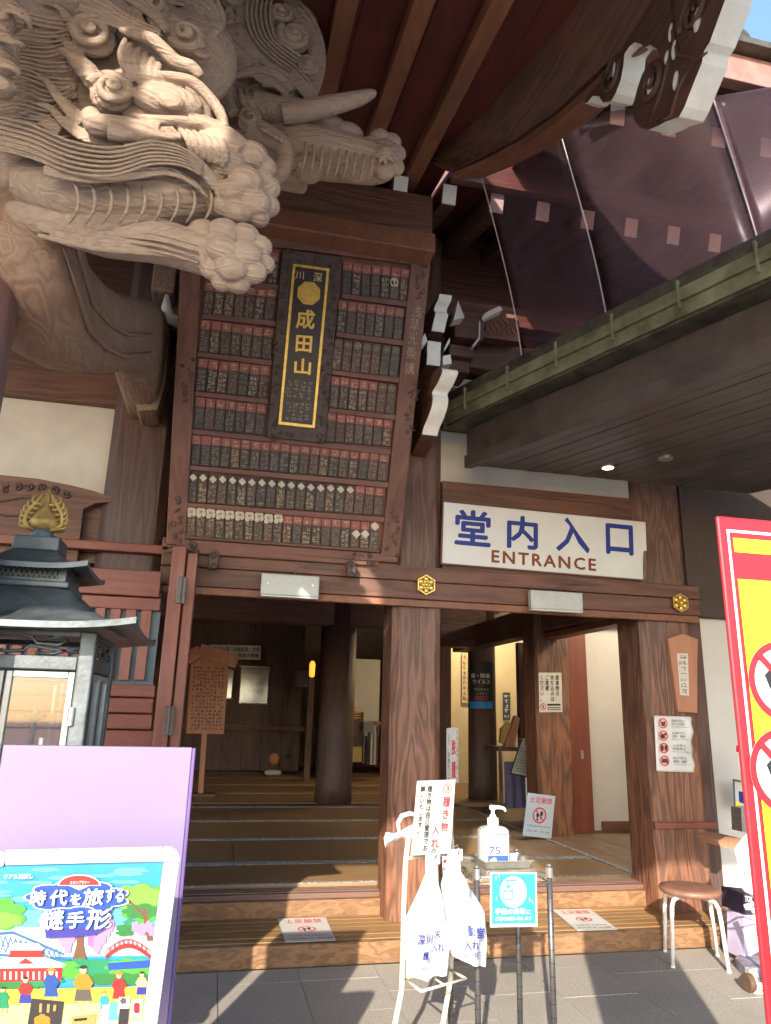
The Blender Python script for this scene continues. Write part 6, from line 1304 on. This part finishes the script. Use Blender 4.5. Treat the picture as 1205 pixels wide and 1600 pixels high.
# ================================================================== CARVED BEAST HEADS
class Sculpt:
    def __init__(s): s.mb = MB()
    def tube(s, pts, n=14, flat=1.0):       # (x, y, Y, r) in photo pixels at depth Y
        P = [A(x, y, Y) for x, y, Y, r in pts]; R2 = [r*mpp(p) for p, (x, y, Y, r) in zip(P, pts)]
        # smooth the path
        Q_ = []; q_ = []
        for i in range(len(P)-1):
            p0, p1, p2, p3 = P[max(i-1,0)], P[i], P[i+1], P[min(i+2,len(P)-1)]
            for k in range(4):
                t = k/4; Q_.append(.5*((2*p1)+(p2-p0)*t+(2*p0-5*p1+4*p2-p3)*t*t+(3*p1-p0-3*p2+p3)*t**3)); q_.append(R2[i]+(R2[i+1]-R2[i])*t)
        Q_.append(P[-1]); q_.append(R2[-1]); s.mb.tube(Q_, q_, n, 0, flat)
    def ell(s, x, y, Y, rx, ry, rd):
        c = A(x, y, Y); k = mpp(c); s.mb.ell(c, (rx*k, rd, ry*k), 16, 12)
    def lock(s, path, w0, w1, n=4, tip=True, lift=.012):
        # a bundle of n strands following path (x, y, Y), width w0 -> w1 in pixels
        m_ = len(path)
        for j in range(n):
            o = (j-(n-1)/2)/n; pts = []
            for i, (x, y, Y) in enumerate(path):
                xa, ya, _ = path[max(i-1,0)]; xb, yb, _ = path[min(i+1,m_-1)]; dx, dy = xb-xa, yb-ya; L_ = math.hypot(dx, dy) or 1
                f = i/(m_-1); wd = w0+(w1-w0)*f; nx, ny = -dy/L_, dx/L_
                pts.append((x+nx*o*wd, y+ny*o*wd, Y-lift*math.cos(o*3)*.6, max(.9, wd/n*(.56 if j % 2 else .48))))
            s.tube(pts, 7)
    def curl(s, x, y, Y, r, turns=1.8, cw=1, start=0, thick=.30, rise=.035):
        c = A(x, y, Y); k = mpp(c); spiral(s.mb, c, (1,0,0), (0,0,1), r*k, turns, r*k*thick, (0,-rise,0), n=40, start=start, cw=cw, nn=8, r1=.10)
        s.mb.ell(c+Vector((0,.02,0)), (r*k*1.0, .035, r*k*1.0), 16, 8)
        s.mb.ell(c+Vector((0,-rise,0)), (r*k*.2, r*k*.2, r*k*.2), 10, 8)
    def build(s, name, mat, parent, voxel=.006, smooth=3):
        me = s.mb.mesh(name, mat); o = bpy.data.objects.new(name, me); COL.objects.link(o)
        r = o.modifiers.new('r', 'REMESH'); r.mode = 'VOXEL'; r.voxel_size = voxel; r.use_smooth_shade = True
        sm = o.modifiers.new('s', 'SMOOTH'); sm.factor = .5; sm.iterations = smooth
        m2 = bpy.data.meshes.new_from_object(o.evaluated_get(bpy.context.evaluated_depsgraph_get())); bpy.data.objects.remove(o)
        m2.materials.clear(); m2.materials.append(mat)
        for p in m2.polygons: p.use_smooth = True
        return link(name, m2, parent)
Y1 = 2.25
BK = thing('carved_beast_head', 'pale weathered carved beast head with curled brow jutting from the porch column', 'carving', (-.6, 2.3, 2.9))
s = Sculpt()
# core masses
s.ell(235,185,Y1+.10,100,80,.14); s.ell(120,150,Y1+.165,140,150,.15); s.ell(60,240,Y1+.165,95,85,.13); s.ell(180,60,Y1+.16,150,90,.14); s.ell(300,90,Y1+.18,70,85,.12)
s.tube([(215,205,Y1+.04,56),(290,225,Y1+.0,50),(345,245,Y1-.05,46),(375,262,Y1-.06,38)], 18)
# lower jaw roll
s.tube([(40,285,Y1+.12,34),(120,303,Y1+.05,46),(200,308,Y1+.02,52),(270,306,Y1,50),(330,302,Y1,42),(385,300,Y1,30)], 18)
# hanging paw / lower trunk
s.tube([(20,335,Y1+.20,22),(90,350,Y1+.12,28),(170,368,Y1+.06,34),(250,378,Y1,34),(310,395,Y1-.03,32),(365,408,Y1-.05,34)], 16)
for k in range(4): s.tube([(60,335+k*11,Y1+.10,4),(150,352+k*12,Y1+.0,6),(240,362+k*11,Y1-.05,6),(320,372+k*12,Y1-.08,4)], 7)
# carved whorls of the snout and of the paw: overlapping round petals
for (x, y, d, r) in ((352,252,-.10,34),(392,243,-.09,28),(408,262,-.06,25),(384,282,-.115,28),(414,293,-.06,25),(362,300,-.10,24),(396,315,-.085,28),(418,322,-.05,20),(370,330,-.075,24),(345,325,-.06,20),(402,338,-.05,20),(332,290,-.075,22)): s.ell(x, y, Y1+d, r, r*.86, .042)
for (x, y, d, r) in ((318,362,-.06,24),(350,362,-.09,26),(382,368,-.08,24),(404,385,-.06,22),(348,390,-.105,26),(384,396,-.10,26),(410,412,-.05,20),(362,418,-.095,26),(394,424,-.07,24),(334,420,-.06,22),(372,442,-.05,20),(348,440,-.045,18)): s.ell(x, y, Y1+d, r, r*.84, .036)
YF = Y1-.04
# eye, lids, brow crest
s.ell(262,160,YF-.065,56,27,.055); s.ell(268,160,YF-.108,20,14,.022)
s.tube([(236,116,YF-.09,5),(268,120,YF-.11,8),(300,128,YF-.11,9),(325,150,YF-.10,9),(345,178,YF-.09,9),(352,200,YF-.085,6)], 10)
s.tube([(205,182,YF-.09,5),(245,188,YF-.115,8),(290,190,YF-.115,8),(330,200,YF-.09,6)], 10)
s.tube([(188,46,YF-.06,4),(212,54,YF-.10,8),(238,62,YF-.12,10),(258,80,YF-.12,11),(276,98,YF-.11,12),(300,106,YF-.11,11),(314,122,YF-.10,8)], 10)
for i in range(6): s.tube([(196+i*11,62+i*7,YF-.07,4),(190+i*11,84+i*6,YF-.095,7),(196+i*10,106+i*3,YF-.10,7),(210+i*8,128+i*1,YF-.085,4)], 8)
s.lock([(130,0,YF+.02),(160,14,YF-.03),(190,32,YF-.05),(222,46,YF-.07),(250,56,YF-.06)], 40, 20, 5)
# cheek lobes and long cheek folds
s.tube([(140,176,YF-.10,14),(152,196,YF-.10,19),(190,196,YF-.11,14),(250,204,YF-.11,10)], 12); s.tube([(172,204,YF-.12,16),(196,210,YF-.12,13),(240,214,YF-.11,9),(290,216,YF-.09,5)], 12)
# muzzle wrinkles
for i in range(6): s.tube([(272+i*13,196+i*3,YF-.085,3),(290+i*12,212+i*3,YF-.115,6),(298+i*11,232+i*3,YF-.11,6),(296+i*10,246+i*3,YF-.09,3)], 7)
# moustache band sweeping from the column to the snout
s.lock([(-10,205,YF+.04),(50,220,YF-.02),(110,244,YF-.07),(175,252,YF-.10),(235,238,YF-.115),(285,244,YF-.12),(318,266,YF-.10),(340,296,YF-.07),(350,318,YF-.04)], 56, 10, 7)
s.lock([(70,262,YF-.04),(140,276,YF-.08),(210,272,YF-.10),(265,268,YF-.10),(305,288,YF-.08),(325,310,YF-.05)], 26, 6, 3)
# flame locks of the mane
for path, w0, w1 in (([(40,162,Y1+.02),(74,166,Y1-.02),(100,190,Y1-.05),(135,212,Y1-.08),(195,220,Y1-.10)],6,26), ([(41,116,Y1+.02),(68,122,Y1-.02),(84,142,Y1-.04),(108,170,Y1-.06),(130,190,Y1-.06)],6,24), ([(54,53,Y1+.04),(90,56,Y1),(112,76,Y1-.02),(136,108,Y1-.05),(150,124,Y1-.06)],6,30), ([(66,4,Y1+.05),(92,10,Y1+.02),(106,28,Y1),(120,46,Y1-.02)],6,22), ([(-5,178,Y1+.06),(30,172,Y1+.04),(60,182,Y1),(95,205,Y1-.03)],8,24), ([(6,200,Y1+.05),(40,204,Y1),(80,222,Y1-.03)],8,20), ([(90,80,Y1+.08),(60,92,Y1+.08),(40,100,Y1+.10)],26,14), ([(120,30,Y1+.02),(100,70,Y1+.04),(80,110,Y1+.05)],30,30)):
    s.lock(path, w0, w1, 4)
for i in range(9):      # flowing hair behind the flames
    y = 10+i*24; s.lock([(-20,y+20,Y1+.10),(30,y+14+6*math.sin(i),Y1+.05),(75,y+24,Y1+.03),(120,y+20+8*math.cos(i*1.7),Y1+.02)], 22, 18, 3)
for i in range(6): s.lock([(128+i*20,-14,Y1+.08),(122+i*22,14,Y1+.03),(134+i*22,40,Y1+.0),(150+i*21,58,Y1+.0)], 22, 12, 3)
for i in range(4): s.tube([(96+i*12,78+i*16,Y1-.02,5),(112+i*10,88+i*15,Y1-.06,8),(134+i*6,98+i*12,Y1-.07,7),(150+i*4,108+i*10,Y1-.06,4)], 8)
s.curl(146,54,Y1-.05,33,1.9,1,.6); s.curl(176,142,Y1-.12,29,1.9,-1,2.2); s.curl(176,142,Y1-.08,36,.6,-1,3.0,.22,.0)
s.curl(292,58,Y1-.04,26,1.7,1,3.6); s.curl(312,80,Y1-.02,14,1.5,-1,0); s.curl(240,8,Y1+.02,24,1.7,1,1)
s.lock([(300,-10,Y1+.10),(330,10,Y1+.08),(340,36,Y1+.08),(326,56,Y1+.08)], 40, 20, 4); s.lock([(200,-12,Y1+.02),(240,20,Y1-.01),(262,48,Y1-.03)], 26, 14, 4)
s.build('head', W['carve'], BK, .0042, 1)
# crisp carved lines left standing on the smooth forms
for i in range(9):
    r = Sculpt(); x = 120+i*26; y = 308; r.tube([(x-14,y-36,Y1-.058,1.5),(x-2,y-18,Y1-.090,2.6),(x+3,y+4,Y1-.0985,2.8),(x-1,y+24,Y1-.086,2.6),(x-12,y+42,Y1-.046,1.5)], 6); r.mb.build('jaw_rib', W['carve'], BK, smooth=True)
r = Sculpt()
for j in range(7):
    o = (j-3)*8.5; r.tube([(-10,206+o,YF+.02,1.2),(50,221+o,YF-.040,2.2),(110,245+o*.95,YF-.092,2.6),(175,253+o*.85,YF-.122,2.6),(235,239+o*.7,YF-.137,2.4),(285,245+o*.55,YF-.136,2.0),(318,267+o*.35,YF-.112,1.4)], 6)
for i in range(9):
    y = 14+i*23; 
    for dy in (-7, 0, 7): r.tube([(-14,y+18+dy,Y1+.030,1.2),(30,y+12+6*math.sin(i)+dy,Y1-.004,2.0),(75,y+22+dy,Y1-.018,2.0),(112,y+18+8*math.cos(i*1.7)+dy,Y1-.018,1.2)], 6)
for dy in (-20,-11,-2,7,16):
    pts = []
    for (x, y, Yc, rr, w_) in ((70,346,Y1+.145,26,1.2),(120,358,Y1+.095,31,2.0),(170,368,Y1+.06,34,2.2),(250,378,Y1,34,2.2),(310,395,Y1-.03,32,1.4)): pts.append((x, y+dy, Yc-math.sqrt(max(1, rr*rr-dy*dy))*.00235+.001, w_))
    r.tube(pts, 6)
o = r.mb.build('hair_line', W['carve'], BK, smooth=True); o['kind'] = 'stuff'
b = MB(); P0 = A(0,60,2.7); b.box(-1.15, -.35, 2.45, 2.75, 3.35, 3.95); b.build('beam_stub', W['carve'], BK, .03, 3)
# second fragment of carving at the extreme left
FG = thing('carved_mane_fragment', 'weathered carved leaf scroll at the extreme upper left corner', 'carving', A(10,80,2.1))
s = Sculpt()
s.ell(10,20,2.12,28,30,.06); s.ell(5,85,2.12,24,40,.06); s.ell(0,135,2.14,22,16,.05)
s.lock([(-10,5,2.05),(20,12,2.03),(44,30,2.04),(50,52,2.08)], 26, 8, 4); s.lock([(-10,50,2.05),(12,60,2.03),(34,70,2.04),(47,78,2.08)], 22, 6, 4); s.lock([(-12,95,2.06),(10,100,2.04),(28,112,2.05),(26,126,2.08)], 22, 8, 3); s.tube([(-10,128,2.06,14),(8,134,2.05,12),(26,138,2.07,4)])
s.curl(6,26,2.06,16,1.6,1,1)
s.build('scroll', W['carve'], FG, .006, 2)
# ------------------------------------------------ elephant
Y2 = 2.85
EL = thing('carved_elephant_head', 'pale carved elephant head with one tusk and ribbed trunk below the rafters', 'carving', (.2, 2.9, 3.9))
s = Sculpt()
s.ell(372,120,Y2+.08,78,80,.20); s.ell(430,50,Y2+.14,70,95,.18); s.ell(330,80,Y2+.14,60,80,.16); s.ell(360,30,Y2+.16,70,60,.15); s.ell(420,170,Y2+.04,50,50,.14)
# brow and eye socket
s.tube([(345,70,Y2-.10,16),(368,84,Y2-.12,15),(385,104,Y2-.12,12),(362,118,Y2-.12,8),(356,150,Y2-.12,8),(366,178,Y2-.12,9)], 10)
s.tube([(366,118,Y2-.13,5),(400,112,Y2-.14,9),(432,120,Y2-.13,10),(458,142,Y2-.12,7)], 10)
for i in range(4): s.tube([(392+i*6,118+i*5,Y2-.14,3),(420+i*5,122+i*5,Y2-.155,5),(452,140+i*6,Y2-.13,3)], 7)
for i in range(8): s.tube([(372+i*11,136+i*2,Y2-.10,3),(376+i*11,152+i*2,Y2-.13,6),(384+i*11,172+i*2,Y2-.12,5)], 7)
# cheek tusk socket, mouth curl and lip
s.tube([(400,165,Y2-.09,22),(440,172,Y2-.12,20),(470,172,Y2-.12,17)], 14)
s.curl(389,186,Y2-.13,17,1.7,1,.3); s.tube([(392,200,Y2-.10,18),(418,212,Y2-.11,17),(440,226,Y2-.11,15),(448,246,Y2-.10,14),(440,268,Y2-.08,14),(425,284,Y2-.05,10)], 12)
for i in range(4): s.tube([(402+i*10,196+i*5,Y2-.15,2.5),(412+i*9,204+i*5,Y2-.165,4),(426+i*5,208+i*5,Y2-.155,2.5)], 6)
# trunk
s.tube([(440,205,Y2+.02,34),(468,232,Y2-.02,40),(505,240,Y2-.04,40),(545,248,Y2-.05,36),(585,255,Y2-.06,32),(606,250,Y2-.07,26)], 18)
s.ell(482,262,Y2-.06,26,24,.07); s.ell(552,266,Y2-.07,32,20,.06); s.ell(500,200,Y2-.04,48,18,.09); s.ell(540,212,Y2-.05,30,18,.07)
for (x, y, d, r) in ((600,238,-.12,24),(612,222,-.10,16),(594,216,-.10,17),(580,226,-.10,15),(620,240,-.09,15),(616,260,-.09,17),(600,266,-.10,18),(584,252,-.11,17),(602,240,-.15,12)): s.ell(x, y, Y2+d, r, r*.95, .035)
for i in range(9): a = i*.7; s.tube([(600,240,Y2-.168,3),(600+13*math.cos(a),240+13*math.sin(a),Y2-.155,3.5),(600+24*math.cos(a),240+24*math.sin(a),Y2-.12,2)], 6)
# mane: long strands and curls
s.lock([(395,-20,Y2-.02),(388,20,Y2-.05),(396,60,Y2-.07),(420,90,Y2-.09),(452,112,Y2-.09),(478,138,Y2-.07),(488,155,Y2-.04)], 46, 22, 5)
s.lock([(420,-20,Y2-.02),(412,20,Y2-.06),(424,56,Y2-.09),(450,86,Y2-.09),(476,96,Y2-.06)], 34, 16, 4)
s.lock([(430,-20,Y2),(455,10,Y2-.03),(480,40,Y2-.04),(494,74,Y2-.04),(496,110,Y2-.03),(486,150,Y2-.02)], 40, 22, 5)
s.curl(460,58,Y2-.10,24,2.0,1,2.4); s.curl(484,106,Y2-.07,19,1.9,1,1.0); s.curl(438,22,Y2-.08,18,1.6,-1,1.2); s.curl(340,30,Y2-.06,24,1.6,-1,1.0); s.curl(370,-5,Y2-.04,24,1.6,1,1.0)
s.lock([(250,-15,Y2-.03),(300,-4,Y2-.06),(336,20,Y2-.08),(330,50,Y2-.08)], 40, 22, 5)
s.build('head', W['carve'], EL, .005, 1)
for i in range(9):
    r = Sculpt(); r.tube([(474+i*13.5,208+i*3.5,Y2-.100,1.5),(478+i*13,228+i*2.5,Y2-.142-.0022*i,2.6),(476+i*13,252+i*1.5,Y2-.142-.001*i,2.6),(470+i*13,274+i*1,Y2-.100,1.5)], 6); r.mb.build('trunk_rib', W['carve'], EL, smooth=True)
r = Sculpt()
for j in range(6):
    o = j*9; r.tube([(392+o*.8,-16,Y2-.09,1.5),(386+o*.8,22,Y2-.105,2.4),(396+o*.75,58,Y2-.115,2.6),(422+o*.6,88-o*.3,Y2-.120,2.4),(454+o*.4,112-o*.5,Y2-.112,1.5)], 6)
o = r.mb.build('hair_line', W['carve'], EL, smooth=True); o['kind'] = 'stuff'
s = Sculpt(); s.tube([(440,178,Y2-.15,16),(480,172,Y2-.17,17),(520,164,Y2-.19,15),(560,154,Y2-.20,12),(580,147,Y2-.205,8),(588,144,Y2-.207,3)], 16); s.build('tusk', W['carve'], EL, .006, 2)
b = MB(); b.box(-.55, .25, 2.88, 3.25, 4.0, 4.62); b.build('beam_stub', W['carve'], EL, .03, 3)
